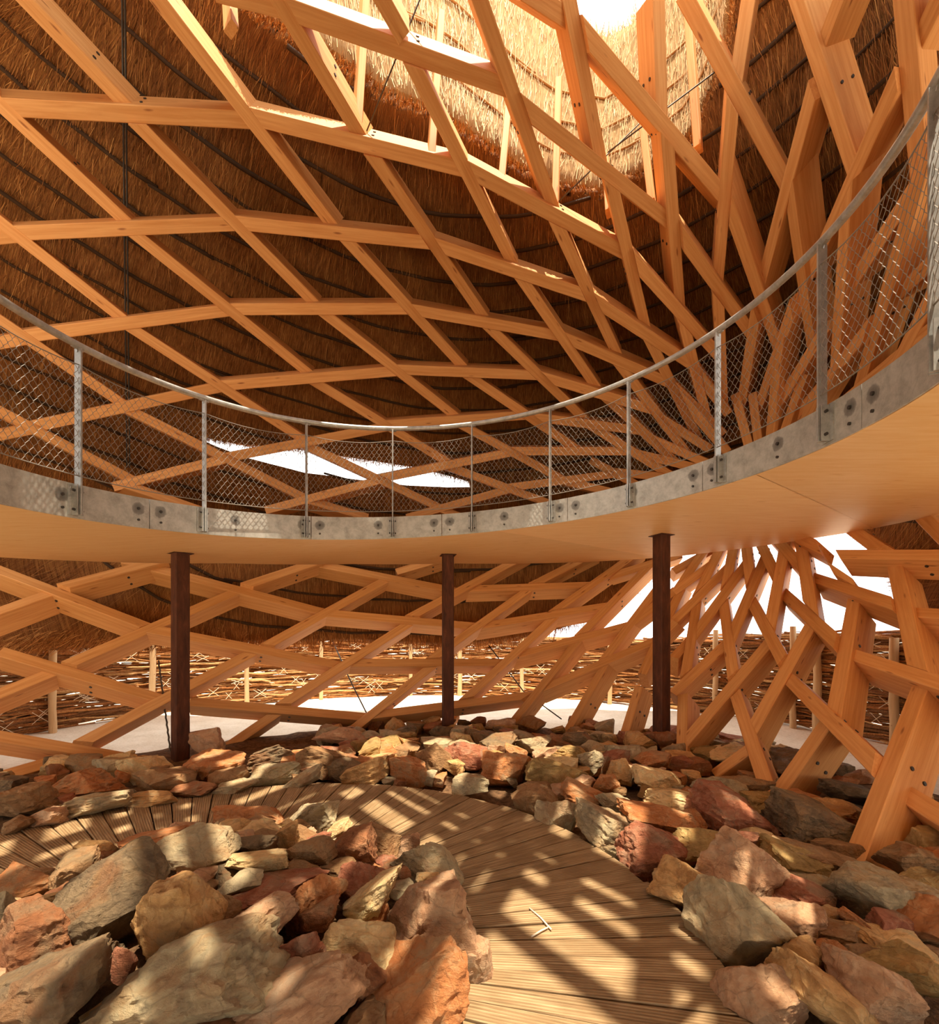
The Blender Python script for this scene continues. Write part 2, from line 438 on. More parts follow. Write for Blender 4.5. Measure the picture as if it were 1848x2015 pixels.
LO = [ # below the platform
 (0,1281,312,1373),(374,1380,716,1410),(745,1405,1047,1367),(1072,1352,1292,1258),
 (-60,1098,293,1233),(314,1240,668,1308),(690,1304,988,1303),(1006,1291,1242,1228),(285,1112,642,1205),(655,1207,928,1231),(947,1231,1178,1194),(630,1110,882,1159),(920,1158,1148,1151),(1172,1143,1298,1104),
 (-60,1438,362,1510),(-60,1222,93,1168),(108,1156,284,1110),(-60,1388,96,1325),(138,1304,472,1160),(486,1150,608,1110),(158,1462,498,1283),(524,1270,767,1136),(780,1125,850,1104),
 (-60,1546,131,1489),(445,1471,537,1408),(558,1384,798,1231),(810,1212,1008,1106),(655,1466,842,1317),(848,1297,1037,1162),(1054,1147,1143,1102),
 (858,1441,899,1401),(917,1374,1074,1229),(1090,1203,1233,1102),(988,1446,1122,1279),(1135,1255,1264,1126),(1095,1474,1182,1321),(1189,1296,1293,1158),(1220,1470,1257,1351),(1264,1326,1330,1182),
 (1326,1124,1378,1095),(1326,1165,1405,1107),(1240,1228,1330,1160),(1290,1262,1328,1222),(1326,1222,1436,1113),(1326,1293,1374,1240),(1371,1243,1469,1108),(1324,1364,1440,1256),(1440,1252,1507,1094),(1350,1456,1511,1266),(1512,1250,1544,1074),(1404,1523,1472,1474),(1482,1431,1596,1228),
 (1576,1069,1596,1203),(1509,1588,1642,1398),(1640,1405,1681,1172),(1619,1063,1669,1152),(1655,1752,1808,1355),(1757,1100,1806,1322),
 (1378,1093,1337,1154),(1412,1089,1378,1160),(1441,1086,1428,1158),(1469,1083,1477,1146),(1501,1078,1527,1132),(1542,1076,1575,1112),
 (1371,1188,1347,1342),(1425,1193,1444,1338),(1482,1188,1546,1310),(1542,1167,1656,1271),(1343,1366,1340,1530),(1448,1369,1518,1576),(1558,1341,1736,1518),(1588,1065,1625,1083),(1596,1134,1769,1191),(1648,1090,2000,1092),(1682,1046,1733,1083),(1815,1018,1880,1083),(1681,1288,2100,1424),(1800,1204,2150,1222),(1767,1552,1995,1690),
 (1915,1900,2130,1290),(2135,1300,2150,1020),(1985,1090,2160,1180),
]
def beam_mesh(L, w, d, c=.007, cut0=None, cut1=None):
    # local x along the beam, y across, z from the inner face (0) outwards (d)
    pr = [(-w/2 + c, 0), (w/2 - c, 0), (w/2, c), (w/2, d - c), (w/2 - c, d), (-w/2 + c, d), (-w/2, d - c), (-w/2, c)]
    v = []
    for x, cut in ((-L/2, cut0), (L/2, cut1)):
        for a, b in pr:
            xx = x
            if cut is not None:                  # plane (point, normal) in beam space: mitre the end
                pc, pn = cut
                if abs(pn.x) > .1:
                    xx = pc.x - ((a - pc.y) * pn.y + (b - pc.z) * pn.z) / pn.x
                    xx = min(max(xx, x - .45), x + .45)
            v.append((xx, a, b))
    f = [(i, (i + 1) % 8, 8 + (i + 1) % 8, 8 + i) for i in range(8)]
    f = [tuple(reversed(q)) for q in f]
    f += [tuple(range(8)), tuple(range(15, 7, -1))]
    return mesh('lattice_beam', v, f)
_b = MB(); _b.tube([Vector((0, -.010, 0)), Vector((0, .010, 0))], .018, 8)
BOLT = mesh('bolt', _b.v, _b.f)
def add_beam(a, b, n, w=W, d=D, bolts=True, name='lattice_beam', cuts=(None, None)):
    t = (b - a); L = t.length; t.normalize()
    z = (n - t * n.dot(t)).normalized(); y = z.cross(t)
    FM = frame((a + b) / 2, t, y, z); IM = FM.inverted()
    cl = [None if q is None else (IM @ q[0], (IM.to_3x3() @ q[1]).normalized()) for q in cuts]
    o = link(name, beam_mesh(L, w, d, .007, *cl), M['pine'])
    o.matrix_basis = FM
    o.parent = lattice; o.matrix_parent_inverse = Matrix.Translation(-lattice.location)
    if bolts and L > .9:
        mb = MB()
        for s in (-1, 1):
            for k in (.3, .7):
                for e in (1,):
                    ctr = Vector((e * .13, s * (w / 2), d * k))
                    mb.tube([ctr - Vector((0, s * .004, 0)), ctr + Vector((0, s * .010, 0))], .017, 8)
        if bolts == 'each':
            for s in (-1, 1):
                for k in (.3, .7):
                    q = link('bolt', BOLT, M['bolt'], o); q.matrix_parent_inverse = Matrix.Identity(4)
                    q.location = (.13, s * w / 2, d * k)
        else:
            q = mb.build('bolt_heads', M['bolt'], o); q.matrix_parent_inverse = Matrix.Identity(4); q['kind'] = 'stuff'
    return o
SEGS = [list(map(float, q)) for q in UP + LO]
NB = {}
ORIG = [tuple(q) for q in SEGS]
SZ = [[float(depth(q[0], q[1])), float(depth(q[2], q[3]))] for q in SEGS]
def snap():
    """let every beam end butt against the side of the beam that runs past it"""
    for i, q in enumerate(ORIG):
        for e in (0, 1):
            ex_, ey_ = q[2 * e], q[2 * e + 1]; ox, oy = q[2 - 2 * e], q[3 - 2 * e]
            ux, uy = ex_ - ox, ey_ - oy; ul = math.hypot(ux, uy)
            best = None
            for j, p in enumerate(ORIG):
                if j == i: continue
                dx, dy = p[2] - p[0], p[3] - p[1]; pl_ = math.hypot(dx, dy)
                t = ((ex_ - p[0]) * dx + (ey_ - p[1]) * dy) / pl_ ** 2
                if not .1 < t < .9: continue
                dist = math.hypot(p[0] + t * dx - ex_, p[1] + t * dy - ey_)
                if dist > 26 or (best is not None and dist > best[0]): continue
                den = ux * dy - uy * dx
                sn = abs(den) / (pl_ * ul)
                if sn < .12: continue
                k = ((p[0] - ox) * dy - (p[1] - oy) * dx) / den      # crossing of the two centre lines
                if abs(k - 1) * ul > 45 or abs(k - 1) > .3: continue
                best = (dist, j, k, sn)
            if best is None: continue
            _, j, k, sn = best
            p = ORIG[j]; cxp, cyp = ox + ux * k, oy + uy * k
            dx, dy = p[2] - p[0], p[3] - p[1]
            t = ((cxp - p[0]) * dx + (cyp - p[1]) * dy) / (dx * dx + dy * dy)
            Z = 1 / ((1 - t) / SZ[j][0] + t / SZ[j][1])
            back = min(.42 * W / sn, .26) * F / Z
            back = min(back, .2 * ul)
            SEGS[i][2 * e], SEGS[i][2 * e + 1] = cxp - ux / ul * back, cyp - uy / ul * back
            SZ[i][e] = Z; NB[i, e] = j
for _ in range(3): snap()
for i in range(len(UP), len(SEGS)):                 # upper ends of the lower beams run on behind the platform
    q = SEGS[i]
    for e in (0, 1):
        if (i, e) in NB or q[2 * e + 1] > 1140 or q[2 * e + 1] > q[3 - 2 * e]: continue
        dx, dy = q[2 * e] - q[2 - 2 * e], q[2 * e + 1] - q[3 - 2 * e]; l_ = math.hypot(dx, dy)
        ex2 = 75 if q[2 * e] > 1300 else 45
        q[2 * e] += dx / l_ * ex2; q[2 * e + 1] += dy / l_ * ex2
        SZ[i][e] = max(float(depth(q[2 * e], q[2 * e + 1])), SZ[i][e])
def lat_frame(i):
    x0, y0, x1, y1 = SEGS[i]
    a, b = P(x0, y0, SZ[i][0]), P(x1, y1, SZ[i][1])
    xm, ym = (x0 + x1) / 2, (y0 + y1) / 2
    n, _ = normals(np.array([x0, xm, x1]), np.array([y0, ym, y1]))
    n = Vector(n.mean(0)).normalized()
    ray = (P(xm, ym, 1) - Vector((0, 0, EYE))).normalized()
    k = .55 * float(np.interp(xm, [1000, 1420], [1, 0])) * float(np.interp(ym, [150, 300, 900, 1000], [.55, 1, 1, 0]))
    k = max(k, float(np.interp(xm, [1150, 1260, 1600, 1720], [0, 1, 1, 0])) * float(np.interp(ym, [1000, 1060, 1150, 1350, 1560], [0, .62, .58, .34, .12])))
    n = (n * (1 - k) + ray * k).normalized()
    if ym > 1090:                                       # the bowl leans outwards below the platform
        n = (n + Vector((0, 0, -.24 * float(np.interp(xm, [1050, 1350], [1, 0]))))).normalized()
    t = (b - a).normalized(); z = (n - t * n.dot(t)).normalized()
    return a, b, n, t, z.cross(t), z
def lat(i, bolts):
    a, b, n, t, y, z = FR_[i]
    cuts = [None, None]
    for e in (0, 1):
        j = NB.get((i, e))
        if j is None: continue
        a2, b2, n2, t2, y2, z2 = FR_[j]
        end, far = (a, b) if e == 0 else (b, a)
        c2 = a2 + t2 * (end - a2).dot(t2)
        sd = 1 if (far - c2).dot(y2) > 0 else -1
        cuts[e] = (c2 + y2 * sd * (W / 2 - .003), y2 * sd)
    return add_beam(a, b, n, bolts=bolts, cuts=cuts)
FR_ = [lat_frame(i) for i in range(len(SEGS))]
for i in range(len(SEGS)): lat(i, 'each' if i >= len(UP) else SEGS[i][1] < 420)
# unseen beams added over the open crown, spaced to break sunlight into patches
for k in range(26):
    o_ = -4.6 + .37 * k + random.uniform(-.07, .07)
    for (dx, dy) in ((.42, 1.0), (-.75, 1.0)):
        x1, y1 = o_ + (.7 if dx < 0 else 0), 3.75 + .25 * math.sin(k)
        L = 6.4
        n_ = math.hypot(dx, dy)
        p1 = Vector((x1 - .6 * (dx > 0), y1, 7.62)); p0 = Vector((p1.x - dx / n_ * L, y1 - dy / n_ * L, 7.5))
        mid = (p0 + p1) / 2
        if random.random() > .14: add_beam(p0, mid, Vector((0, -.1, 1)))
        if random.random() > .12: add_beam(mid, p1, Vector((0, .1, 1)))
# hanger posts carrying the straw collar of the crown
for (x0, y0, x1, y1, dz) in [(706,246,724,-40,.30),(850,304,870,18,.30),(986,362,1002,190,.34),(1092,398,1099,150,.42),(1281,392,1262,235,.42),(1371,286,1348,-30,.38),(463,46,458,-40,.3),(1197,410,1190,300,.5)]:
    Z0 = float(depth(x0, y0)) + .06
    a = P(x0, y0, Z0); b = P(x1, y1, Z0 + .12)
    n = Vector((a.x - .3, a.y - 3.0, 0)).normalized()
    add_beam(a, b, n, .085, .14, False, 'hanger_post')

# ------------------------------------------------------------------ thatch
def inside(poly, x, y):
    poly = np.array(poly, float); r = np.zeros(np.shape(x), bool)
    j = len(poly) - 1
    for i in range(len(poly)):
        xi, yi = poly[i]; xj, yj = poly[j]
        with np.errstate(divide='ignore', invalid='ignore'):
            r ^= ((yi > y) != (yj > y)) & (x < (xj - xi) * (y - yi) / (yj - yi + 1e-12) + xi)
        j = i
    return r
OCULUS = [(455,5),(520,55),(600,98),(680,150),(745,195),(830,228),(900,262),(970,305),(1040,350),(1095,374),(1190,386),(1255,352),(1305,325),(1360,280),(1392,215),(1420,140),(1440,60),(1450,-60),(1480,-300),(1500,-800),(1500,-1500),(-300,-1500),(100,-500),(330,-120)]
SLOT = [(380,858),(440,868),(500,876),(610,886),(700,902),(820,920),(890,938),(955,958),(880,959),(800,955),(720,946),(600,930),(490,902),(430,880)]
EAVE = [(-1200,1262),(0,1262),(450,1259),(700,1256),(880,1266),(970,1260),(1060,1244),(1140,1216),(1200,1185),(1245,1150),(1300,1104),(1345,1078),(1400,1060),(1500,1040),(1600,1028),(1690,1038),(1740,1082),(1775,1150),(1800,1200),(1848,1290),(2000,1400),(2600,1420)]
ex, ey = np.array(EAVE, float).T
AX = np.array([0.2, 3.2])
def thatch_pt(x, y):
    Z = depth(x, y); n, c = normals(x, y)
    off = np.clip(.46 / np.maximum(c, .42), 0, 1.1)
    return pts3(x, y, Z + off), n
step = 9
xs = np.arange(-640, 2480, step); ys = np.arange(-900, 1440, step)
XX, YY = np.meshgrid(xs, ys)
TP, TN = thatch_pt(XX, YY)
cellk = None
xc0, yc0 = XX[:-1, :-1] + step / 2, YY[:-1, :-1] + step / 2
k0 = ~inside(SLOT, xc0, yc0) & (yc0 < np.interp(xc0, ex, ey))
full = np.zeros(XX.shape, int); cntc = np.zeros(XX.shape, int)
for dj in (0, 1):
    for di in (0, 1):
        full[dj:XX.shape[0] - 1 + dj, di:XX.shape[1] - 1 + di] += k0; cntc[dj:XX.shape[0] - 1 + dj, di:XX.shape[1] - 1 + di] += 1
bj, bi = np.where((full > 0) & (full < cntc))
SEGB = [(SLOT[i], SLOT[(i + 1) % len(SLOT)]) for i in range(len(SLOT))] + list(zip(EAVE[:-1], EAVE[1:]))
A_ = np.array([q[0] for q in SEGB], float); B_ = np.array([q[1] for q in SEGB], float)
pv = np.stack([XX[bj, bi], YY[bj, bi]], -1).astype(float)
dv = B_ - A_
tt = np.clip(((pv[:, None] - A_) * dv).sum(-1) / (dv ** 2).sum(-1), 0, 1)
qq = A_ + tt[..., None] * dv
dd = np.hypot(*(np.moveaxis(qq - pv[:, None], -1, 0)))
kk = dd.argmin(1); best_ = qq[np.arange(len(pv)), kk]; okb = dd.min(1) < step * 1.6
XX = XX.astype(float); YY = YY.astype(float)
XX[bj[okb], bi[okb]] = best_[okb, 0]; YY[bj[okb], bi[okb]] = best_[okb, 1]
TP, TN = thatch_pt(XX, YY)
lump = np.array([[noise.noise(Vector(p) * 2.2) * .03 + noise.noise(Vector(p) * 7) * .012 for p in row] for row in TP])
TP = TP - TN * lump[..., None]
xc, yc = xc0, yc0
jit = rng.normal(0, 3.0, xc.shape)
keep = ~inside(OCULUS, xc, yc + jit) & k0
def slope_uv(p):
    a = np.arctan2(p[..., 1] - AX[1], p[..., 0] - AX[0]); r = np.hypot(p[..., 0] - AX[0], p[..., 1] - AX[1])
    return a, r
aa, rr = slope_uv(TP)
VV = .75 * rr - .9 * (TP[..., 2] - EYE)
ny_, nx_ = XX.shape
idx = np.arange(ny_ * nx_).reshape(ny_, nx_)
fi = np.argwhere(keep)
quads = [(idx[j + 1, i], idx[j + 1, i + 1], idx[j, i + 1], idx[j, i]) for j, i in fi]
used = np.unique(np.array(quads)); remap = -np.ones(ny_ * nx_, int); remap[used] = np.arange(len(used))
tv = TP.reshape(-1, 3)[used]
roof = tag(empty('thatch_roof', (0, 9, 0)), 'dark brown straw thatch roof laid on battens around the lattice shell', 'roof')
tme = mesh('thatch_layer', tv, [tuple(int(remap[k]) for k in q) for q in quads], True)
uvl = tme.uv_layers.new(name='UVMap')
fa, fv = aa.reshape(-1)[used], VV.reshape(-1)[used]
li = np.zeros(len(tme.loops), int); tme.loops.foreach_get('vertex_index', li)
uv = np.stack([fa[li] * 5.5, fv[li]], -1).astype(np.float32)
uvl.data.foreach_set('uv', uv.ravel())
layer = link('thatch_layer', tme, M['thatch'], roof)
sol = layer.modifiers.new('thickness', 'SOLIDIFY'); sol.thickness = .22; sol.offset = -1
# which way is outwards for the solidify: test with one face normal
pl = tme.polygons[len(tme.polygons) // 2]
if Vector(pl.normal).dot(Vector(pl.center) - Vector((0, 3.5, 3))) > 0: sol.offset = 1

def strands(name, base, dirs, nrm, lens, width, mat, parent, shade):
    base = np.asarray(base); dirs = np.asarray(dirs); n = len(base)
    side = np.cross(dirs, nrm); side /= np.linalg.norm(side, axis=1, keepdims=True) + 1e-9
    lens = np.asarray(lens)[:, None]
    mid = base + dirs * lens * .5 + rng.normal(0, .010, (n, 3))
    tip = base + dirs * lens + rng.normal(0, .022, (n, 3))
    w = width * rng.uniform(.6, 1.2, (n, 1))
    v = np.stack([base - side * w / 2, base + side * w / 2, mid - side * w / 2, mid + side * w / 2, tip], 1).reshape(-1, 3)
    f = []
    for i in range(n):
        k = 5 * i; f.append((k, k + 1, k + 3, k + 2)); f.append((k + 2, k + 3, k + 4))
    me = mesh(name, v, f)
    at = me.attributes.new('shade', 'FLOAT', 'POINT')
    at.data.foreach_set('value', np.repeat(np.asarray(shade), 5).astype(np.float32))
    o = link(name, me, mat, parent); o['kind'] = 'stuff'
    return o
def downslope(p, n):
    r = np.stack([p[:, 0] - AX[0], p[:, 1] - AX[1], np.zeros(len(p))], 1)
    r /= np.linalg.norm(r, axis=1, keepdims=True)
    d = r * .75 + np.array([0, 0, -.9])
    d = d - n * (d * n).sum(1, keepdims=True)
    return d / np.linalg.norm(d, axis=1, keepdims=True)
# loose straw over the whole underside
vis = fi[(xc[keep] > -150) & (xc[keep] < 2000) & (yc[keep] > -150)]
pick = vis[rng.integers(0, len(vis), 46000)]
sx_ = xs[pick[:, 1]] + rng.uniform(0, step, len(pick)); sy_ = ys[pick[:, 0]] + rng.uniform(0, step, len(pick))
sp, sn = thatch_pt(sx_, sy_)
sp = sp - sn * rng.uniform(.01, .06, (len(sp), 1))
sd = downslope(sp, sn) + rng.normal(0, .11, sp.shape)
sd /= np.linalg.norm(sd, axis=1, keepdims=True)
strands('loose_straw', sp, sd, sn, rng.uniform(.12, .45, len(sp)), .005, M['straw'], roof, rng.beta(1.3, 2.8, len(sp)))
# frayed edges: eave, slot and crown
def edge_strands(poly, n, up=False, ln=(.1, .28), spread=9, name='frayed_edge', mat='straw'):
    q = np.array(poly, float); seg = np.hypot(*np.diff(q, axis=0).T); c = np.r_[0, np.cumsum(seg)]
    t = rng.uniform(0, c[-1], n)
    x = np.interp(t, c, q[:, 0]) + rng.normal(0, 3, n); y = np.interp(t, c, q[:, 1]) + rng.normal(0, spread, n) - (0 if up else spread)
    p, nn = thatch_pt(x, y)
    p = p + nn * rng.uniform(-.04, .2, (n, 1))
    d = downslope(p, nn) * (-1 if up else 1) + rng.normal(0, .22, p.shape)
    d /= np.linalg.norm(d, axis=1, keepdims=True)
    strands(name, p, d, nn, rng.uniform(ln[0], ln[1], n), .008, M[mat], roof, rng.beta(2, 1.8, n))
edge_strands([(-150, 1262)] + EAVE[1:12], 5200)
edge_strands(EAVE[15:19], 700)
edge_strands([(360, 855)] + SLOT[1:8], 5000, False, (.02, .07), 4)
edge_strands(OCULUS[:18], 3200, True, (.03, .09), 4)

# battens: rods under the straw along the contour of the slope
vmin, vmax = np.nanmin(VV[:-1, :-1][keep]), np.nanmax(VV[:-1, :-1][keep])
okv = np.zeros(XX.shape, bool); okv[:-1, :-1] |= keep; okv[1:, 1:] |= keep
RB = TP - TN * .05
def contour(level):
    out = []
    segs = []
    for i in range(0, nx_, 2):
        if xs[i] < -240 or xs[i] > 2080: continue
        col = VV[:, i] - level
        s = np.where((col[:-1] * col[1:] <= 0) & okv[:-1, i] & okv[1:, i])[0]
        segs.append((i, [(j, col[j] / (col[j] - col[j + 1] + 1e-9)) for j in s if ys[j] > -150]))
    chains = []
    for i, hits in segs:
        for j, t in hits:
            p = RB[j, i] * (1 - t) + RB[j + 1, i] * t
            yy = ys[j] + t * step
            best = None
            for ch in chains:
                if ch['i'] == i - 2 and abs(ch['y'] - yy) < 70 and (best is None or abs(ch['y'] - yy) < abs(best['y'] - yy)): best = ch
            if best is None: chains.append({'i': i, 'y': yy, 'p': [p]})
            else: best['i'] = i; best['y'] = yy; best['p'].append(p)
    return [c['p'] for c in chains if len(c['p']) > 9]
lev = -3.7
while lev < 4.6:
    for ch in contour(lev):
        k = 0
        while k < len(ch) - 4:
            m = min(len(ch), k + random.randint(26, 44))
            if len(ch) - m < 10: m = len(ch)
            q = ch[k:m:2]
            a = random.uniform(-.025, .025)
            mb = MB(); mb.tube([Vector(p) + Vector((0, 0, a + .012 * math.sin(i * 1.3 + lev * 9))) for i, p in enumerate(q)], random.uniform(.02, .027), 6)
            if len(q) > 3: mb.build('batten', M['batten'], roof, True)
            k = m - 3 if m < len(ch) else m
    lev += .46

# roof behind the camera, out of the photograph, that shades the place like the half in view
rv, rf = [], []
prof = [(6.6, 1.7), (6.7, 3.2), (6.3, 4.9), (5.6, 6.3), (4.8, 7.2), (4.3, 7.6)]
NA = 40
for a in range(NA + 1):
    th = math.radians(-172 + 164 * a / NA)
    for (r, z) in prof:
        rv.append((-.2 + r * math.cos(th), 3.0 + r * math.sin(th), z))
k = len(prof)
for a in range(NA):
    for b in range(k - 1):
        rf.append((a * k + b, a * k + b + 1, (a + 1) * k + b + 1, (a + 1) * k + b))
rme = mesh('rear_thatch_layer', rv, rf, True)
rl = rme.uv_layers.new(name='UVMap')
for lp in rme.loops: rl.data[lp.index].uv = (rme.vertices[lp.vertex_index].co.x * 3, rme.vertices[lp.vertex_index].co.z)
link('rear_thatch_layer', rme, M['thatch'], roof)

# straw collar standing around the crown opening
cq = np.array([(380,-60)] + OCULUS[:17] + [(1452,-90)], float)
cs = np.r_[0, np.cumsum(np.hypot(*np.diff(cq, axis=0).T))]
NC, NR = 110, 12
ct = np.linspace(0, cs[-1], NC)
cxx = np.interp(ct, cs, cq[:, 0]); cyy = np.interp(ct, cs, cq[:, 1])
cb, cn = thatch_pt(cxx, cyy + 6)
cb = cb + cn * .2
out = np.stack([cb[:, 0] - .2, cb[:, 1] - 3.4, np.zeros(NC)], 1); out /= np.linalg.norm(out, axis=1, keepdims=True)
ker = np.ones(9) / 9
for q in range(3): out[:, q] = np.convolve(np.pad(out[:, q], 4, mode='edge'), ker, 'valid')
HC = np.interp(cxx, [380, 700, 900, 1000, 1100, 1250, 1330, 1450], [3.6, 3.6, 3.4, 3.1, 2.8, 2.8, 3.0, 3.2])
gv, gf, gu = [], [], []
for i in range(NC):
    for j in range(NR):
        t = j / (NR - 1)
        p = cb[i] + out[i] * (.21 * t * HC[i]) + np.array([0, 0, 1]) * t * HC[i]
        p = p - out[i] * .03 * noise.noise(Vector(p) * 3)
        gv.append(p); gu.append((ct[i] / 160.0, t * HC[i]))
for i in range(NC - 1):
    for j in range(NR - 1):
        a = i * NR + j; gf.append((a, a + 1, a + NR + 1, a + NR))
cme = mesh('straw_collar', gv, gf, True)
cu = cme.uv_layers.new(name='UVMap')
for lp in cme.loops: cu.data[lp.index].uv = gu[lp.vertex_index]
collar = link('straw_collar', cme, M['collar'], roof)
collar['label'] = 'sun-bleached pale straw collar standing around the crown opening'
cs_ = collar.modifiers.new('thickness', 'SOLIDIFY'); cs_.thickness = .14; cs_.offset = 0
GV = np.array(gv).reshape(NC, NR, 3)
def collar_pt(u, t):
    i = np.clip(u * (NC - 1), 0, NC - 1.001); j = np.clip(t * (NR - 1), 0, NR - 1.001)
    i0 = i.astype(int); j0 = j.astype(int); fi_ = (i - i0)[:, None]; fj = (j - j0)[:, None]
    return (GV[i0, j0] * (1 - fi_) + GV[i0 + 1, j0] * fi_) * (1 - fj) + (GV[i0, j0 + 1] * (1 - fi_) + GV[i0 + 1, j0 + 1] * fi_) * fj
n = 9000
u = rng.uniform(0, 1, n); t = rng.uniform(0, .98, n)
p = collar_pt(u, t); o_ = out[(u * (NC - 1)).astype(int)]
p = p - o_ * rng.uniform(.07, .12, (n, 1))
d = o_ * .21 + np.array([0, 0, 1]) + rng.normal(0, .1, p.shape); d /= np.linalg.norm(d, axis=1, keepdims=True)
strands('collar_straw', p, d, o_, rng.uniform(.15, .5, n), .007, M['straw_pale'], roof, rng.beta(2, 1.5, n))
n = 5200
u = rng.uniform(0, 1, n); cl = .5 + .5 * np.sin(u * 90 + 3 * np.sin(u * 37))
p = collar_pt(u, np.full(n, .96)); o_ = out[(u * (NC - 1)).astype(int)]
p = p - o_ * rng.uniform(-.08, .08, (n, 1))
d = o_ * .2 + np.array([0, 0, 1]) + rng.normal(0, .17, p.shape); d /= np.linalg.norm(d, axis=1, keepdims=True)
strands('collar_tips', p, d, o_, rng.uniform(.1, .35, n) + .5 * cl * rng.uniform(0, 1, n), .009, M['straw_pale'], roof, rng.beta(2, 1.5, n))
for t0 in (.17, .36, .56):
    for k in range(6):
        a, b = k / 6, min(1, (k + 1.15) / 6)
        uu = np.linspace(a, b, 16)
        q = collar_pt(uu, np.full(16, t0 + .012 * k % .03)) - out[(np.clip(uu, 0, .999) * (NC - 1)).astype(int)] * .10
        mb = MB(); mb.tube([Vector(v) for v in q], .017, 6)
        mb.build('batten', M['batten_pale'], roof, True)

# ------------------------------------------------------------------ ring platform
PC = Vector((-.4, 3.3)); RIN = 2.88
def ph(th): return EYE + 1.13 + .28 * math.cos(th - math.radians(45))
OT = [(-70, 5.6), (-30, 5.8), (19, 6.0), (27, 6.2), (39, 6.28), (51, 6.3), (65, 5.96), (88, 5.2), (108, 5.0), (130, 5.25), (145, 5.97), (155, 6.4), (170, 6.5), (200, 6.4), (235, 6.2)]
def rout(th):
    a = math.degrees(th); return float(np.interp(a, [o[0] for o in OT], [o[1] for o in OT]))
def pp(r, th, z=0.0): return Vector((PC.x + r * math.cos(th), PC.y + r * math.sin(th), ph(th) + z))
T0, T1 = math.radians(-58), math.radians(222)
FH = 0.28
plat = tag(empty('ring_platform', (PC.x, PC.y, 2.6)), 'curved raised walkway with plywood underside and galvanised steel edge plates', 'walkway')
NTH, NRR = 140, 8
def slab(z0, z1, inset):
    bm = bmesh.new(); g = {}
    for i in range(NTH + 1):
        th = T0 + (T1 - T0) * i / NTH
        ro = rout(th)
        for j in range(NRR + 1):
            r = RIN + inset + (ro - RIN - inset) * j / NRR
            for k, z in enumerate((z0, z1)):
                g[i, j, k] = bm.verts.new(pp(r, th, z))
    for i in range(NTH):
        for j in range(NRR):
            bm.faces.new((g[i, j, 0], g[i, j + 1, 0], g[i + 1, j + 1, 0], g[i + 1, j, 0]))
            bm.faces.new((g[i, j, 1], g[i + 1, j, 1], g[i + 1, j + 1, 1], g[i, j + 1, 1]))
        bm.faces.new((g[i, 0, 0], g[i + 1, 0, 0], g[i + 1, 0, 1], g[i, 0, 1]))
        bm.faces.new((g[i, NRR, 0], g[i, NRR, 1], g[i + 1, NRR, 1], g[i + 1, NRR, 0]))
    for i in (0, NTH):
        for j in range(NRR):
            q = [g[i, j, 0], g[i, j, 1], g[i, j + 1, 1], g[i, j + 1, 0]]
            bm.faces.new(q if i == 0 else q[::-1])
    return bm
sn_ = Vector((-.6, .8, 0)); offs = [-9, -4.1, -1.2, 1.73, 4.66, 20]
for k in range(len(offs) - 1):
    bm = slab(0.0, .03, .004)
    geom = lambda: bm.verts[:] + bm.edges[:] + bm.faces[:]
    bmesh.ops.bisect_plane(bm, geom=geom(), plane_co=sn_ * (offs[k] + .0025), plane_no=-sn_, clear_outer=True)
    bmesh.ops.bisect_plane(bm, geom=geom(), plane_co=sn_ * (offs[k + 1] - .0025), plane_no=sn_, clear_outer=True)
    if not bm.faces: bm.free(); continue
    left = set(bm.faces)
    while left:                                     # each sheet a panel of its own
        f0 = left.pop(); comp = {f0}; st_ = [f0]
        while st_:
            f1 = st_.pop()
            for e in f1.edges:
                for f2 in e.link_faces:
                    if f2 in left: left.remove(f2); comp.add(f2); st_.append(f2)
        vm = {}; fv_ = []
        for f1 in comp: fv_.append(tuple(vm.setdefault(v, len(vm)) for v in f1.verts))
        link('soffit_panel', mesh('soffit_panel', [v.co for v in vm], fv_), M['soffit'], plat)
    bm.free()
bm = slab(.045, FH - .02, .03); me = bpy.data.meshes.new('walkway_deck'); bm.to_mesh(me); bm.free()
link('walkway_deck', me, M['decktop'], plat)
def theta_px(x):
    best = None
    for i in range(4000):
        th = T0 + (T1 - T0) * i / 4000
        q = pp(RIN, th)
        if q.y < .5: continue
        e = abs(CX + F * q.x / q.y - x)
        if q.y > 1.9 and (best is None or e < best[0]): best = (e, th)
    return best[1]
seams = [T0, math.radians(-40)] + [theta_px(x) for x in (1701, 1385, 1118, 870, 612, 292)] + [math.radians(a) for a in (186, 204)] + [T1]
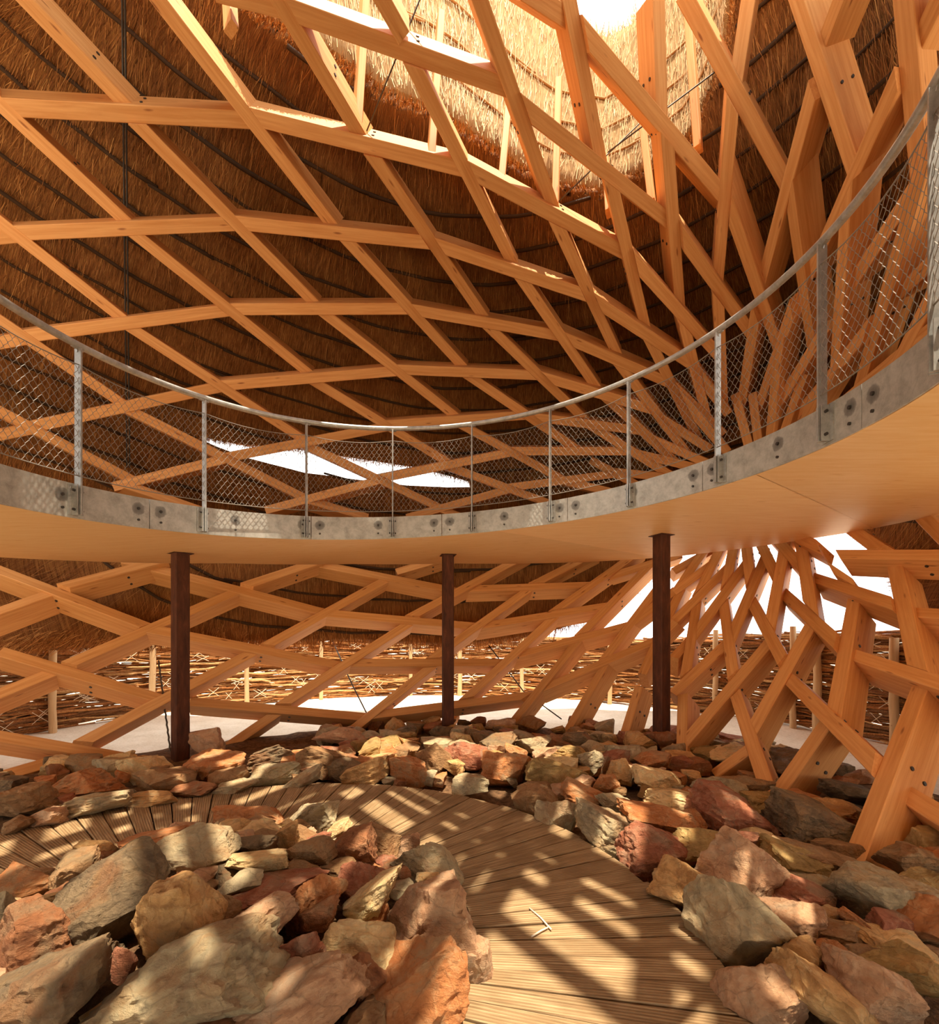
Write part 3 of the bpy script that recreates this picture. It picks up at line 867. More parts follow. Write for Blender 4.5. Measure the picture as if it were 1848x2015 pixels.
for a, b in zip(seams[:-1], seams[1:]):
    g_ = .0035 / RIN; a2, b2 = a + g_, b - g_
    n = max(6, int((b2 - a2) * RIN / .03)); L = (b2 - a2) * RIN
    v, f, uvs = [], [], []
    bolts_u = [.1, L / 2, L - .1]
    rows = [0, .07, .14, .21, FH]
    for i in range(n + 1):
        th = a2 + (b2 - a2) * i / n
        for r in (RIN - .004, RIN - .016):
            for z in rows: v.append(pp(r, th, z))
    m = len(rows)
    for i in range(n):
        for j in range(m - 1):
            k0 = i * 2 * m
            f.append((k0 + m + j, k0 + m + j + 1, k0 + 3 * m + j + 1, k0 + 3 * m + j))
            f.append((k0 + j, k0 + 2 * m + j, k0 + 2 * m + j + 1, k0 + j + 1))
        k0 = i * 2 * m
        f.append((k0, k0 + m, k0 + 3 * m, k0 + 2 * m)); f.append((k0 + m - 1, k0 + 3 * m - 1, k0 + 4 * m - 1, k0 + 2 * m - 1)[::1])
    for i in (0, n):
        k0 = i * 2 * m
        for j in range(m - 1): f.append((k0 + j, k0 + j + 1, k0 + m + j + 1, k0 + m + j))
    me = mesh('edge_plate', v, f)
    ul = me.uv_layers.new(name='UVMap')
    for lp in me.loops:
        vi = lp.vertex_index; i = vi // (2 * m); z = rows[vi % m]; uu = L * i / n
        ul.data[lp.index].uv = (min(abs(uu - q) for q in bolts_u), z - .175)
    pl_ = link('edge_plate', me, M['fascia'], plat)
    for q in bolts_u:
        th = a2 + q / RIN
        for z, rr_ in ((.175, .013), (.07, .011)):
            ax = Vector((-math.cos(th), -math.sin(th), 0))
            c = pp(RIN - .016, th, z)
            mb = MB(); mb.tube([c, c + ax * .012], rr_, 8)
            mb.build('bolt', M['bolt'], pl_)

# ------------------------------------------------------------------ guard railing
rail = tag(empty('guard_railing', (PC.x, PC.y, 2.9)), 'galvanised steel guard railing with round handrail and wire mesh along the walkway', 'railing')
RR = RIN - .055; RH = 1.40
ths = [T0 + (T1 - T0) * i / 200 for i in range(201)]
mb = MB(); mb.tube([pp(RR, t, RH) for t in ths], .028, 14); mb.build('handrail', M['galv'], rail, True)
pth = [math.radians(a) for a in (-44, -22.2, -1.2, 20.2, 40.8, 60.6, 81.2, 102.0, 123.4, 146.0, 169.2, 191, 213)]
for t in pth:
    er = Vector((math.cos(t), math.sin(t), 0)); et = Vector((-math.sin(t), math.cos(t), 0)); ez = Vector((0, 0, 1))
    c = pp(RIN, t)
    mb = MB()
    mb.box(frame(c - er * .062 + ez * (.02 + (RH - .05) / 2), er, et, ez), .062, .014, RH - .05)
    po = mb.build('post', M['galv'], rail)
    mb = MB()   # saddle under the handrail
    mb.tube([c - er * .062 + ez * (RH - .06) + et * s * .0 for s in (0,)] + [c - er * .055 + ez * (RH - .022)], .012, 8)
    mb.box(frame(c - er * .055 + ez * (RH - .03), er, et, ez), .03, .09, .008)
    q = mb.build('saddle', M['galv'], po)
    mb = MB()   # U-shaped bracket on the edge plate
    mb.box(frame(c - er * .022 + ez * .14, er, et, ez), .010, .105, .245)
    mb.box(frame(c - er * .052 + ez * .14 + et * .022, er, et, ez), .062, .008, .245)
    mb.box(frame(c - er * .052 + ez * .14 - et * .022, er, et, ez), .062, .008, .245)
    q = mb.build('bracket', M['galv'], po)
    for z in (.06, .215):
        mb = MB(); ctr = c - er * .058 + ez * z
        mb.tube([ctr - et * .042, ctr + et * .042], .011, 8)
        q = mb.build('bolt', M['bolt'], po)
# wire mesh between the posts
RMESH = RIN - .075; Z0M, Z1M = .335, 1.235
def sag(u): return .035 * 4 * u * (1 - u)
for a, b in zip(pth[:-1], pth[1:]):
    L = (b - a) * RMESH
    nc = max(6, int(round(L / .031))); nr = 21
    mb = MB()
    ph0 = random.random()
    # zig-zag ropes running down, neighbours touching alternately
    for i in range(nc + 1):
        pts = []
        for j in range(nr + 1):
            s = 1 if (i + j) % 2 == 0 else -1
            for q in (-.14, .14):
                jj = min(max(j + q * (1 if 0 < j < nr else 0), 0), nr)
                uu = (i + .45 * s + .03 * random.uniform(-1, 1)) / nc
                uu = min(max(uu, .004), .996)
                z = Z0M + (Z1M - sag(uu) - Z0M) * jj / nr
                rad = RMESH + .02 * (.035 * math.sin(i * 1.7 + j)) 
                pts.append(pp(rad, a + (b - a) * uu, z))
        mb.tube(pts, .002, 3, False)
    mo = mb.build('wire_mesh', M['wire'], rail); 
    for zt in (0, 1):
        mb = MB()
        mb.tube([pp(RMESH, a + (b - a) * u / 16, Z0M if zt == 0 else Z1M - sag(u / 16)) for u in range(17)], .0045, 6)
        mb.build('tension_cable', M['wire'], rail, True)

# ------------------------------------------------------------------ steel columns
def column(r, thd, rot, label):
    th = math.radians(thd); top = pp(r, th)
    root = tag(empty('steel_column', (top.x, top.y, GZ - .1)), label, 'column', 'rusty columns carrying the walkway')
    mb = MB(); s = .172; c = .012
    pr = [(-s/2 + c, -s/2), (s/2 - c, -s/2), (s/2, -s/2 + c), (s/2, s/2 - c), (s/2 - c, s/2), (-s/2 + c, s/2), (-s/2, s/2 - c), (-s/2, -s/2 + c)]
    R_ = Matrix.Rotation(math.radians(rot), 3, 'Z')
    z0, z1 = GZ - .1, top.z - .004
    v = [R_ @ Vector((a, b, 0)) + Vector((top.x, top.y, z)) for z in (z0, z1) for a, b in pr]
    mb.add(v, [(i, (i + 1) % 8, 8 + (i + 1) % 8, 8 + i) for i in range(8)] + [tuple(range(7, -1, -1)), tuple(range(8, 16))])
    mb.build('shaft', M['rust'], root)
    mb = MB(); mb.box(Matrix.Translation((top.x, top.y, top.z - .004)) @ R_.to_4x4(), .24, .24, .008); mb.build('head_plate', M['rust'], root)
column(4.46, 139.5, 52, 'dark rusty steel column, leftmost of the three, beside the orange rocks')
column(4.30, 89.3, 12, 'dark rusty steel column in the middle, farthest of the three')
column(4.42, 46.5, 24, 'dark rusty steel column on the right, before the bright opening')

# ------------------------------------------------------------------ boardwalk
BC = Vector((-1.4, 2.3)); BI, BO = 1.42, 2.56
walk = tag(empty('boardwalk', (BC.x, BC.y, -.1)), 'curved boardwalk of grooved weathered planks circling the rock mound', 'boardwalk')
NP = 92
def plank_mesh(seed):
    r_ = random.Random(seed)
    g = .009
    dth = 2 * math.pi / NP
    wi, wo = BI * dth / 2 - g / 2, BO * dth / 2 - g / 2
    c = .004
    v = []
    for (x, w) in ((BI + r_.uniform(-.01, .01), wi), (BO + r_.uniform(-.025, .012), wo)):
        for (yy, zz) in ((-w, -.035), (w, -.035), (w, -c), (w - c, 0), (-w + c, 0), (-w, -c)):
            v.append((x, yy, zz))
    f = [(i, 6 + i, 6 + (i + 1) % 6, (i + 1) % 6) for i in range(6)] + [tuple(range(6)), tuple(range(11, 5, -1))]
    f = [tuple(reversed(q)) for q in f]
    return mesh('plank', v, f)
PM = [plank_mesh(i) for i in range(9)]
for me in PM: me.materials.append(M['plank'])
for i in range(NP):
    o = link('plank', PM[i % 9 if i % 3 else (i * 5) % 9], None, walk)
    o.matrix_basis = Matrix.Translation((BC.x, BC.y, random.uniform(-.004, .004))) @ Matrix.Rotation(2 * math.pi * i / NP, 4, 'Z') @ Matrix.Rotation(random.uniform(-.006, .006), 4, 'X')
for r in (BI + .1, (BI + BO) / 2, BO - .12):
    mb = MB(); n = 90
    v, f = [], []
    for i in range(n):
        t = 2 * math.pi * i / n
        for rr_, z in ((r - .03, -.036), (r + .03, -.036), (r + .03, -.16), (r - .03, -.16)):
            v.append((BC.x + rr_ * math.cos(t), BC.y + rr_ * math.sin(t), z))
    for i in range(n):
        a, b = i * 4, ((i + 1) % n) * 4
        for k in range(4): f.append((a + k, a + (k + 1) % 4, b + (k + 1) % 4, b + k))
    mb.add(v, f); mb.build('joist', M['joist'], walk)

# ------------------------------------------------------------------ rubble bed under the rocks
sv, sf = [], []
gx = np.linspace(-6.5, 5.5, 90); gy = np.linspace(-1.2, 9.2, 80)
def pile(x, y):
    r = math.hypot(x - BC.x, y - BC.y)
    if r < BI: return .03 + .33 * (1 - (r / BI) ** 2)
    if r < BO: return .0
    return .015 + .05 * min(1, (r - BO) / 1.2)
for yy in gy:
    for xx in gx:
        r = math.hypot(xx - BC.x, yy - BC.y)
        z = pile(xx, yy) - .15 + .05 * noise.noise((xx * 2.5, yy * 2.5, 1))
        if BI - .12 < r < BO + .1: z = -.2
        edge = math.hypot((xx + .3) / 5.6, (yy - 4.0) / 4.9)
        if edge > .92: z -= (edge - .92) * 3
        sv.append((xx, yy, z))
nx = len(gx)
for j in range(len(gy) - 1):
    for i in range(nx - 1):
        a = j * nx + i; sf.append((a, a + 1, a + nx + 1, a + nx))
bed = link('rubble_bed', mesh('rubble_bed', sv, sf, True), M['soil'])
tag(bed, 'dark brown rubbly soil showing in the gaps between the rocks', 'soil', kind='structure')

# ------------------------------------------------------------------ rocks
def rock_mesh(seed, fine=.075, slab_=False):
    r = random.Random(seed)
    bm = bmesh.new()
    bmesh.ops.create_cube(bm, size=2.0)
    K = r.randint(10, 15)
    for k in range(K):
        n = Vector((r.gauss(0, 1), r.gauss(0, 1), r.gauss(0, 1))).normalized()
        d = r.uniform(.62, 1.0) * (abs(n.x) + abs(n.y) + abs(n.z)) * .62
        res = bmesh.ops.bisect_plane(bm, geom=bm.verts[:] + bm.edges[:] + bm.faces[:], plane_co=n * d, plane_no=n, clear_outer=True)
        ed = [e for e in res['geom_cut'] if isinstance(e, bmesh.types.BMEdge)]
        if len(ed) >= 3:
            bmesh.ops.holes_fill(bm, edges=ed, sides=0)
    bmesh.ops.remove_doubles(bm, verts=bm.verts[:], dist=.04)
    bmesh.ops.bevel(bm, geom=bm.edges[:], offset=r.uniform(.012, .03), segments=1, affect='EDGES', clamp_overlap=True)
    bmesh.ops.triangulate(bm, faces=bm.faces[:])
    for it in range(6):
        lg = [e for e in bm.edges if e.calc_length() > fine * 3.2]
        if not lg: break
        bmesh.ops.subdivide_edges(bm, edges=lg, cuts=1)
        bmesh.ops.triangulate(bm, faces=[f for f in bm.faces if len(f.verts) > 3])
    bm.normal_update()
    so = Vector((seed * 1.37 % 50, seed * 2.11 % 50, seed * .73 % 50))
    sd_ = Vector((r.gauss(0, 1), r.gauss(0, 1), r.gauss(0, 1) * 2)).normalized()
    mv = {}
    for v in bm.verts:
        n1 = noise.noise(v.co * 1.6 + so); n2 = noise.noise(v.co * 5 + so); n3 = noise.noise(v.co * 12 + so)
        st = noise.noise(Vector((v.co.dot(sd_) * 7, 0, 0)) + so + v.co * .6)
        mv[v] = v.co + v.normal * (.07 * n1 + .055 * n2 + .034 * n3 + .05 * st)
    for v, c in mv.items(): v.co = c
    lo = Vector([min(v.co[i] for v in bm.verts) for i in range(3)]); hi = Vector([max(v.co[i] for v in bm.verts) for i in range(3)])
    for v in bm.verts:
        v.co = Vector([(v.co[i] - lo[i]) / (hi[i] - lo[i]) - .5 for i in range(3)])
    me = bpy.data.meshes.new('rock'); bm.to_mesh(me); bm.free()
    me.polygons.foreach_set('use_smooth', [True] * len(me.polygons))
    me.set_sharp_from_angle(angle=math.radians(22))
    return me
def solve(x, y, lift=0.0):
    """where the ray through the pixel meets the pile"""
    Z = 1.0
    while Z < 14:
        q = P(x, y, Z)
        if q.z <= pile(q.x, q.y) + lift: break
        Z += .01
    return Z
def bake(me, sc, rot):
    """rock mesh with its real size in the mesh so that the stone texture keeps its grain"""
    m2 = me.copy()
    Mx = rot.to_4x4() @ Matrix.Diagonal((*sc, 1))
    m2.transform(Mx)
    return m2
# (x, y, width, height in px, stone, roll in degrees, label)
ROCKS = [
 (500,1610,125,58,'orange',-4,'bright orange slab rock lying on top of the mound, next to the far planks'),
 (615,1612,95,66,'grey',25,'grey tilted slab rock right of the bright orange slab on the mound'),
 (672,1630,45,30,'cream',30,'small pointed cream stone behind the grey tilted slab'),
 (565,1650,52,50,'tan',20,'small tan stone under the right end of the bright orange slab'),
 (500,1662,75,40,'dark',0,'dark triangular stone propping up the bright orange slab'),
 (395,1680,122,96,'grey',10,'big upright grey rock with a pale flaking foot, left of the mound top'),
 (295,1655,120,42,'orange',12,'long sunlit orange slab rock at the left rim of the mound'),
 (300,1687,76,36,'cream',12,'pale flat stone just below the long orange slab at the left rim'),
 (192,1677,62,46,'tan',-20,'tan block with sunlit top at the left rim of the mound'),
 (150,1716,100,66,'brown',10,'squarish brown rock at the left rim below the tan block'),
 (45,1742,104,62,'orange',-8,'low orange rock with sunlit top at the left picture edge'),
 (507,1696,110,46,'cream',0,'cream block with sunlit top in the middle of the mound'),
 (600,1681,95,66,'brown',18,'grey-brown wedge rock right of the cream block on the mound'),
 (685,1676,98,76,'rust',12,'dark rust rounded rock high on the right of the mound'),
 (750,1660,72,66,'brown',-15,'brown rock behind the dark rust one near the boardwalk bend'),
 (802,1665,52,52,'pink',10,'small pinkish stone at the inner boardwalk edge'),
 (848,1706,146,100,'grey',-20,'large light grey boulder at the inner boardwalk edge'),
 (705,1740,106,96,'red',28,'rough red rock below the dark rust one'),
 (530,1752,176,62,'red',5,'long dark red slab rock across the middle of the mound'),
 (605,1772,120,84,'orange',32,'tilted orange lens-shaped rock with a sunlit face'),
 (730,1765,130,74,'cream',34,'pale sunlit slab leaning up to the right in the mound'),
 (745,1797,46,56,'orange',25,'small upright orange stone against the big boulder'),
 (212,1785,180,166,'dark',35,'big dark olive-grey boulder in the left of the mound'),
 (340,1812,178,174,'tan',20,'big ochre boulder with a pointed foot in the left of the mound'),
 (427,1800,74,78,'brown',30,'brown stone wedged right of the big ochre boulder'),
 (512,1812,126,96,'pink',30,'peaked pinkish-ochre rock in the centre of the mound'),
 (622,1806,82,56,'rust',25,'rust stone behind the dark red block in the centre of the mound'),
 (590,1874,92,78,'red',20,'dark red angular block in the centre of the mound'),
 (697,1860,146,116,'cream',15,'pale pink rock with a bright sunlit top beside the big boulder'),
 (850,1838,172,188,'pink',15,'largest tan boulder with a sunlit left flank at the boardwalk edge'),
 (385,1915,310,180,'grey',18,'very large grey-tan slab boulder at the bottom of the mound'),
 (62,1850,140,152,'rust',15,'rust orange boulder at the left picture edge'),
 (8,1810,48,92,'grey',0,'grey rock cut by the left picture edge'),
 (76,1776,92,36,'cream',10,'pale sunlit stone sliver at the left of the mound'),
 (112,1948,240,160,'dark',20,'large dark purple-brown boulder in the bottom left corner'),
 (715,1926,88,92,'rust',30,'dark rust pyramid-shaped rock below the pale pink one'),
 (592,1962,244,150,'pink',22,'large pink-rust boulder with a pointed sunlit top at the bottom edge'),
 (455,1978,66,76,'brown',20,'small brown upright stone between the two largest bottom boulders'),
 (400,2008,130,40,'rust',0,'rust stone just showing at the bottom edge'),
 (828,1955,224,160,'orange',30,'large layered orange and grey boulder at the bottom by the boardwalk'),
 (940,1910,58,104,'pink',8,'upright pink stone at the inner boardwalk edge'),
 (243,1900,42,62,'red',0,'small purple-brown stone in the gap above the dark corner boulder'),
 (842,1736,42,28,'tan',0,'small tan stone below the light grey boulder'),
 (475,1738,82,34,'grey',8,'grey slab stone above the long dark red slab'),
 (40,1576,96,62,'brown',0,'brown rock left of the boardwalk at the picture edge'),
 (170,1543,118,66,'orange',14,'orange-brown rock under the low lattice beam on the left'),
 (325,1538,100,56,'brown',-5,'grey-brown rock beside the foot of the left column'),
 (195,1581,132,54,'grey',10,'long tan-grey slab with sunlit top left of the boardwalk'),
 (302,1572,92,36,'tan',6,'flat tan rock at the outer boardwalk edge on the left'),
 (385,1556,72,32,'rust',4,'rust stone with sunlit foot at the outer boardwalk edge'),
 (92,1611,82,50,'pink',10,'pink-brown rock at the left outer boardwalk edge'),
 (30,1622,62,36,'brown',15,'brown stone at the left picture edge beside the planks'),
 (458,1549,72,30,'grey',4,'low grey stone behind the left boardwalk arc'),
 (430,1508,108,78,'orange',25,'bright orange rock right of the left column foot'),
 (455,1531,72,50,'brown',20,'grey-brown rock in front of the bright orange rock by the column'),
 (540,1524,82,42,'grey',5,'smooth grey flat rock behind the boardwalk arc'),
 (602,1531,76,36,'grey',28,'tilted light grey slab behind the boardwalk arc'),
 (543,1489,94,46,'dark',12,'dark grey rock under the long lattice beam'),
 (640,1498,88,60,'brown',-8,'dark brown rock in the middle of the rubble behind the boardwalk'),
 (725,1517,96,58,'tan',12,'broad tan-orange block behind the boardwalk arc'),
 (803,1515,72,72,'orange',15,'orange and olive rock beside the broad tan block'),
 (857,1498,60,76,'brown',30,'tall brown pointed rock below the middle column'),
 (676,1450,96,40,'pink',-4,'pink rock on the sand outside the lattice'),
 (410,1462,68,54,'pink',10,'pink-brown rock on the sand right of the left column'),
 (911,1489,74,66,'red',-30,'purple-brown block right of the tall pointed rock'),
 (994,1514,84,72,'orange',-4,'square orange rock in the middle of the far rubble'),
 (1087,1523,106,66,'olive',-15,'grey-olive boulder right of the square orange rock'),
 (1119,1491,58,42,'olive',0,'olive-brown rock behind the grey-olive boulder'),
 (1055,1465,60,38,'grey',15,'grey-blue rock with an orange side in the far rubble'),
 (985,1464,76,46,'dark',18,'dark stone behind the square orange rock'),
 (1137,1457,56,38,'dark',-10,'dark grey rock at the foot of a lattice beam in the far rubble'),
 (1229,1490,58,44,'grey',0,'rounded grey-green rock in the far rubble'),
 (1258,1460,54,46,'tan',20,'tan angular rock left of the rust one by the right column'),
 (1300,1460,58,46,'rust',-10,'rust rock at the foot of the right column'),
 (1287,1500,66,40,'orange',15,'sunlit yellow-orange rock before the right column'),
 (1207,1492,46,34,'red',0,'small purple rock in the far rubble'),
 (1163,1501,50,46,'grey',10,'grey-green rock right of the olive-brown one'),
 (1220,1524,48,56,'tan',20,'tan rock with sunlit top in the far right rubble'),
 (1190,1540,48,38,'orange',10,'small orange rock at the front of the far rubble'),
 (1152,1540,42,30,'pink',0,'small pinkish rock beside the small orange one'),
 (1054,1556,70,30,'brown',-8,'low brown rock touching the boardwalk arc'),
 (1292,1534,88,44,'cream',-12,'pale slab glowing in the sun near the beam foot'),
 (925,1542,64,38,'grey',5,'light grey rock right behind the top of the boardwalk arc'),
 (1054,1576,80,64,'brown',30,'grey-brown wedge rock at the outer boardwalk edge'),
 (1100,1601,86,62,'grey',-10,'grey rock with orange corner at the outer boardwalk edge'),
 (1143,1566,78,52,'orange',-25,'tan-orange slab rock behind the grey one with orange corner'),
 (1190,1633,132,94,'grey',-30,'flat grey-green slab leaning on the boardwalk edge'),
 (1293,1676,136,96,'red',-15,'purple-brown peaked boulder at the boardwalk edge'),
 (1352,1746,142,94,'tan',-22,'brown-tan block right of the purple peaked boulder'),
 (1297,1616,130,58,'orange',-8,'flat orange-tan rock behind the purple peaked boulder'),
 (1396,1666,130,66,'olive',-6,'olive rock with an orange top beside the purple peaked boulder'),
 (1450,1600,146,90,'red',-8,'big red pointed rock in front of the lattice feet'),
 (1314,1573,100,46,'cream',-10,'pale greenish slab left of the big red pointed rock'),
 (1210,1578,72,36,'grey',-18,'small grey slab behind the flat grey-green slab'),
 (1412,1553,92,52,'grey',-10,'grey block with sunlit end before the lattice feet'),
 (1472,1550,66,44,'brown',0,'brown rock behind the big red pointed rock'),
 (1466,1736,158,150,'pink',-35,'large pink and grey slab below the olive rock'),
 (1450,1834,172,160,'grey',-42,'large grey slab boulder along the right boardwalk edge'),
 (1504,1962,138,124,'pink',-20,'smooth tan-pink slab at the bottom right boardwalk edge'),
 (1570,1896,92,96,'tan',20,'tan-orange rock right of the large grey slab boulder'),
 (1572,1820,106,82,'pink',12,'rounded pink-orange rock below the red rock'),
 (1582,1766,106,66,'red',-12,'bright rust-red rock left of the nearest beam foot'),
 (1724,1764,156,120,'grey',-15,'big smooth grey rock in front of the nearest beam foot'),
 (1786,1696,112,76,'brown',-15,'brown wedge rock behind the big smooth grey rock'),
 (1822,1752,76,68,'olive',10,'dark olive rock at the right picture edge'),
 (1612,1622,144,82,'dark',-15,'dark brown slab rock left of the nearest beam'),
 (1602,1690,152,60,'brown',-14,'long grey-brown slab below the dark brown slab'),
 (1575,1702,112,66,'olive',-10,'dark tan rock in front of the long grey-brown slab'),
 (1652,1593,102,46,'tan',-15,'tan slab between the lattice feet on the right'),
 (1668,1560,96,46,'dark',-12,'dark rock behind the tan slab on the right'),
 (1655,1541,44,28,'orange',0,'small bright orange stone outside the lattice on the right'),
 (1698,1532,54,36,'pink',10,'pale pink stone outside the lattice on the right'),
 (1816,1812,94,84,'orange',20,'orange-brown rock at the right picture edge'),
 (1715,1942,150,122,'pink',-25,'tan-pink faceted slab at the bottom right'),
 (1790,1914,138,88,'olive',10,'broad olive boulder at the bottom right edge'),
 (1628,1968,156,104,'tan',-28,'tan-grey slab at the bottom edge right of the boardwalk'),
 (1772,1866,118,44,'tan',-5,'flat tan stone above the broad olive boulder'),
 (1700,1881,82,50,'brown',0,'brown stone above the tan-pink faceted slab'),
 (1641,1886,60,50,'orange',15,'small brown-orange stone left of the brown stone'),
 (1646,1841,82,48,'brown',5,'brown wedge stone right of the rounded pink-orange rock'),
 (1696,1826,84,44,'orange',-35,'thin orange slab standing among small stones on the right'),
 (1752,1822,82,48,'red',-10,'reddish flat stone below the big smooth grey rock'),
 (1630,1808,48,36,'tan',0,'small tan stone above the brown wedge stone'),
 (1822,1662,64,58,'olive',0,'olive stone at the right edge behind the brown wedge rock'),
 (1596,1736,118,36,'grey',-8,'thin grey slab above the bright rust-red rock'),
 (1436,1486,82,34,'cream',4,'cream slab on the sand between the right lattice feet'),
 (1556,1502,88,60,'dark',-8,'dark brown rock outside the lattice on the right'),
]
rseed = 100
for (x, y, w, h, stone, roll, label) in ROCKS:
    rseed += 1
    Z = solve(x, y, .02)
    s = F / Z
    pitch = math.atan2(y - YH, F)
    Wd = w / s
    Dp = Wd * random.uniform(.72, .95)
    Ht = max((h / s - .45 * Dp * math.sin(pitch)) / math.cos(pitch), .42 * h / s)
    me = rock_mesh(rseed, .034 if w > 110 else .05 if w > 70 else .07)
    ra = math.radians(roll)
    # size before the roll so that the rolled stone keeps its outline
    cr, sr = abs(math.cos(ra)), abs(math.sin(ra))
    a_ = Wd / max(cr + .55 * sr, .8); b_ = Ht / max(cr + .55 * sr, .8)
    rot = Matrix.Rotation(-ra, 3, 'Y') @ Matrix.Rotation(random.uniform(-.2, .2), 3, 'X')
    m2 = bake(me, (a_ * 1.22, Dp * 1.1, b_ * 1.22), rot)
    bpy.data.meshes.remove(me)
    o = link('rock', m2, RM[stone])
    o.location = P(x, y, Z)
    tag(o, label, 'rock')
# smaller stones that fill the gaps
fill_m = [rock_mesh(900 + i, .12) for i in range(10)]
keys = list(RM)
placed = [(solve(r[0], r[1], .02), r) for r in ROCKS]
pos = [(P(r[0], r[1], z).x, z, r[2] / F * z) for z, r in placed]
FG = {'mound': ('small angular stone in the gaps of the rock mound', 'small stones in the mound'),
      'field': ('small angular stone between the boardwalk and the lattice feet', 'small stones outside the boardwalk')}
cnt = 0; tries = 0
fill_data = {}
while cnt < 370 and tries < 30000:
    tries += 1
    if random.random() < .32:
        a = random.uniform(0, 2 * math.pi); r = BI * math.sqrt(random.random()) * .93
        x, y = BC.x + r * math.cos(a), BC.y + r * math.sin(a); g_ = 'mound'
        if y < .9: continue
    else:
        x, y = random.uniform(-5.2, 4.2), random.uniform(.9, 8.6); g_ = 'field'
        r = math.hypot(x - BC.x, y - BC.y)
        if r < BO + .13: continue
        e = math.hypot((x + .3) / 5.3, (y - 4.0) / 4.5)
        if e > 1 or (x < -3.5 and y < 3.3): continue
        px_ = CX + F * x / y
        if px_ < -60 or px_ > 2350: continue
        if px_ < 640 and YH + F * (EYE - .05) / y < 1492: continue
    sz = random.uniform(.12, .26) * (1.0 if y > 3 else .8)
    if g_ == 'field' and y > 5.3: sz = random.uniform(.2, .40)
    bad = False
    for (qx, qy, qs) in pos:
        dd = math.hypot(qx - x, qy - y)
        if dd < (.30 if y < 5.3 else .26) * (qs + sz): bad = True; break
    if bad: continue
    me = random.choice(fill_m); st = random.choice(keys)
    me2 = bake(me, (sz * random.uniform(.9, 1.5), sz, sz * random.uniform(.6, .9)), (Matrix.Rotation(random.uniform(0, 6.28), 3, 'Z') @ Matrix.Rotation(random.uniform(-.4, .4), 3, 'X')))
    o = link('small_rock', me2, RM[st])
    o.location = (x, y, pile(x, y) - .05)
    cn = {'orange': 'orange', 'rust': 'rust-brown', 'red': 'dark red', 'pink': 'pinkish', 'brown': 'brown', 'dark': 'dark grey', 'grey': 'grey', 'tan': 'tan', 'cream': 'cream', 'olive': 'olive'}[st]
    if g_ == 'mound': wh = 'in the %s gaps of the rock mound' % ('left' if x < -2 else 'right' if x > -.7 else 'far' if y > 2.8 else 'near')
    elif y > 5.6: wh = 'in the far rubble %s' % ('near the left column' if x < -2 else 'below the middle column' if x < .8 else 'near the right column')
    elif x > 0: wh = 'in the right rubble %s' % ('near the camera' if y < 2.6 else 'midway along the boardwalk edge' if y < 4 else 'before the lattice feet')
    else: wh = 'left of the boardwalk arc'
    tag(o, 'small %s stone %s' % (cn, wh), 'rock', 'small %s stones %s' % (cn, wh))
    pos.append((x, y, sz)); cnt += 1

# ------------------------------------------------------------------ brushwood fence
FC = Vector((-.6, 6.0)); FR = 6.8
fence = tag(empty('brushwood_fence', (FC.x, FC.y + FR, 0)), 'rough fence of stacked brown branches tied to posts beyond the lattice', 'fence')
def fpt(th, r, z): return Vector((FC.x + r * math.cos(th), FC.y + r * math.sin(th), z))
def ground_z(x, y):
    r = math.hypot(x + .6, y - 6.0)
    return GZ + .07 * noise.noise((x * .7, y * .7, 3.1)) + .12 * math.exp(-((r - 6.9) / .6) ** 2)
FT0, FT1 = math.radians(-22), math.radians(196)
ftop = 1.52
def stick(th, ln, z, r, rad, wob):
    pts = []
    n = 6; tl = random.gauss(0, .07)
    for i in range(n):
        t = th + (ln / FR) * (i / (n - 1) - .5)
        pts.append(fpt(t, r + random.uniform(-wob, wob) * .5, z + tl * (i / (n - 1) - .5) + random.uniform(-wob, wob)))
    return pts
bigs = 0
mbs = [MB() for _ in SM]
for k in range(3800):
    th = random.uniform(FT0, FT1); z = -.05 + (ftop + .05 + .06 * math.sin(th * 5)) * random.random() ** .95
    r = FR + random.uniform(-.09, .09); rad = random.choice([.007, .010, .013, .016, .02, .026])
    ln = random.uniform(.8, 2.4)
    pts = stick(th, ln, z, r, rad, .03)
    front = r < FR and math.radians(12) < th < math.radians(172)
    if front and bigs < 280 and rad > .015:
        mb = MB(); mb.tube(pts, [rad, rad, rad * .95, rad * .9, rad * .8, rad * .6], 6)
        mb.build('branch', random.choice(SM), fence, True); bigs += 1
    else:
        random.choice(mbs).tube(pts, rad, 5)
for mb, m in zip(mbs, SM):
    o = mb.build('packed_branches', m, fence, True); o['kind'] = 'stuff'
# posts, traced where the photograph shows them
for (x, zt) in ((103, 1.55), (300, 1.6), (485, 1.55), (632, 1.6), (808, 1.58), (905, 1.5), (1027, 1.5), (1200, 1.5), (1408, 1.66), (1560, 1.70), (1608, 1.50), (-80, 1.6), (1760, 1.5), (1960, 1.6)):
    u = (x - CX) / F
    # meet the fence circle, inner side
    a = u * u + 1; b = -2 * (u * FC.x + FC.y); c = FC.length_squared - (FR - .16) ** 2
    Z = (-b + math.sqrt(b * b - 4 * a * c)) / (2 * a)
    px_, py_ = u * Z, Z
    pts = [Vector((px_ + random.uniform(-.012, .012), py_, z)) for z in np.linspace(-.3, zt, 7)]
    mb = MB(); r0 = random.uniform(.048, .062)
    mb.tube(pts, [r0, r0 * 1.05, r0 * .97, r0 * 1.03, r0 * .95, r0, r0 * .93], 10)
    mb.build('post', M['fence_post'], fence, True)
mb = MB()
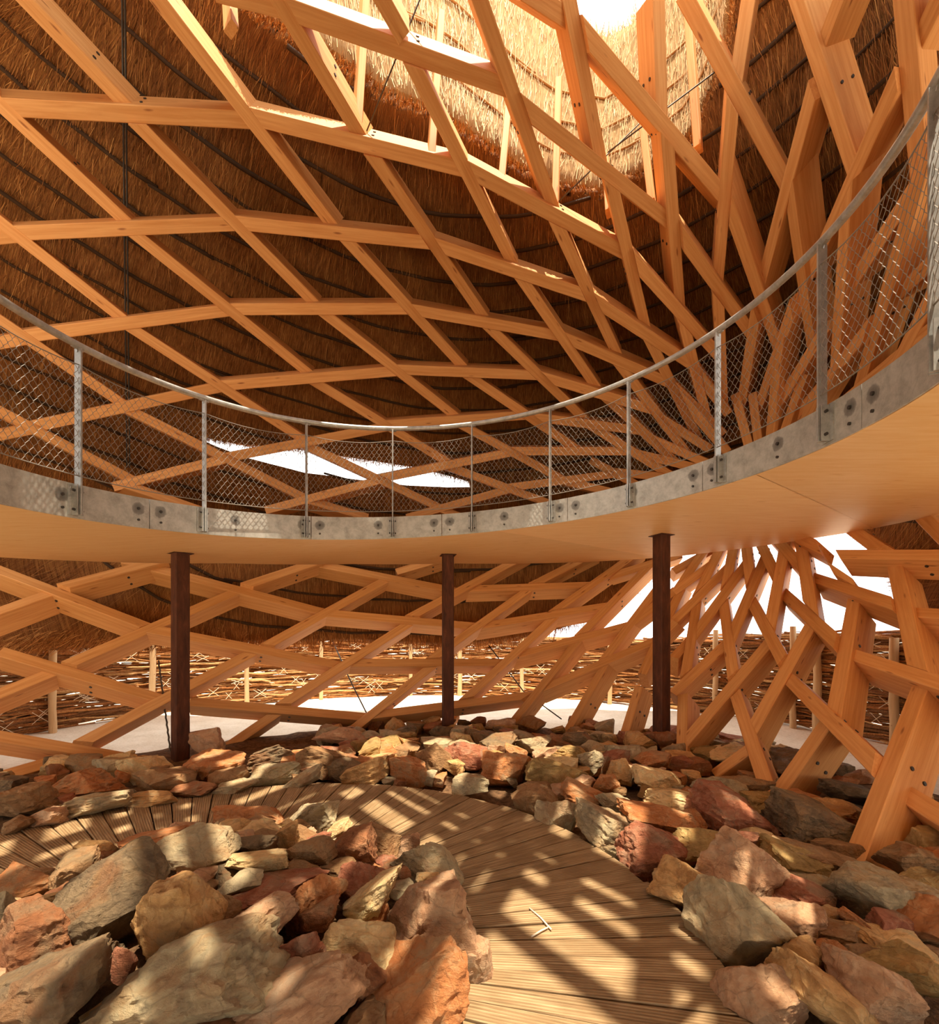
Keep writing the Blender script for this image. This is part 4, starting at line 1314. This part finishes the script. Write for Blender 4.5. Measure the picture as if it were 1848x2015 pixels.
for k in range(150):
    th = random.uniform(math.radians(5), math.radians(178)); z = random.uniform(.1, 1.4)
    w = random.uniform(.12, .3); hgt = random.uniform(.08, .2)
    for s in (-1, 1):
        mb.tube([fpt(th - s * w / 2 / FR, FR - .125, z - hgt / 2), fpt(th + s * w / 2 / FR, FR - .125, z + hgt / 2)], .0045, 4)
o = mb.build('twine_lashing', M['twine'], fence); o['kind'] = 'stuff'

# ------------------------------------------------------------------ cables, conduit, chain, twigs
def wire(name, pts, r, mat, label, cat):
    mb = MB(); mb.tube(pts, r, 8)
    o = mb.build(name, M[mat], None, True); return tag(o, label, cat)
def zt(x, y, d=.3): return P(x, y, float(depth(x, y)) + d)
wire('bracing_cable', [zt(716, 272, .1), zt(838, -30, .3)], .008, 'cable', 'thin steel cable crossing the crown opening on the left', 'cable')
wire('bracing_cable', [zt(1098, 398, .1), zt(1262, 240, .25)], .007, 'cable', 'thin steel cable across the middle of the crown opening', 'cable')
wire('bracing_cable', [zt(1196, 300, .1), zt(1412, 138, .25)], .008, 'cable', 'thin steel cable on the right of the crown opening', 'cable')
cp = root = None
for k, dx in enumerate((-2.5, 3.0)):
    pts = [P(247 + dx + .01 * (y - 400), y, float(depth(247, y)) + .40) for y in range(-40, 960, 40)]
    wire('conduit', pts, .011, 'conduit', 'dark conduit running down the thatch on the left, %s of the pair' % ('left one' if k == 0 else 'right one'), 'conduit')
wire('stay_cable', [P(655, 1262, 9.2), P(692, 1345, 8.8), P(740, 1440, 8.3), P(752, 1465, 8.2)], .012, 'cable', 'dark stay cable slanting down behind the lattice left of the middle column', 'cable')
wire('stay_cable', [P(962, 1270, 9.3), P(1030, 1360, 8.8), P(1105, 1415, 8.3)], .012, 'cable', 'dark stay cable slanting down right of the middle column', 'cable')
pts = []
for i in range(40):
    y = 1300 + 190 * i / 39
    pts.append(P(312 + 25 * i / 39 + .7 * math.sin(i * 2.1), y, 7.0 - .5 * i / 39))
wire('chain', pts, .012, 'cable', 'rusty chain hanging beside the left column', 'chain')
for i, (x0, y0, x1, y1) in enumerate([(1042, 1790, 1085, 1832), (1046, 1846, 1078, 1828)]):
    a = P(x0, y0, EYE * F / (y0 - YH)); b = P(x1, y1, EYE * F / (y1 - YH))
    a.z = b.z = .008
    wire('twig', [a, (a + b) / 2 + Vector((.004, .004, .002)), b], .004, 'straw_pale' if False else 'twine', 'dry %s lying on the boardwalk planks' % ('twig' if i == 0 else 'straw blade'), 'twig')
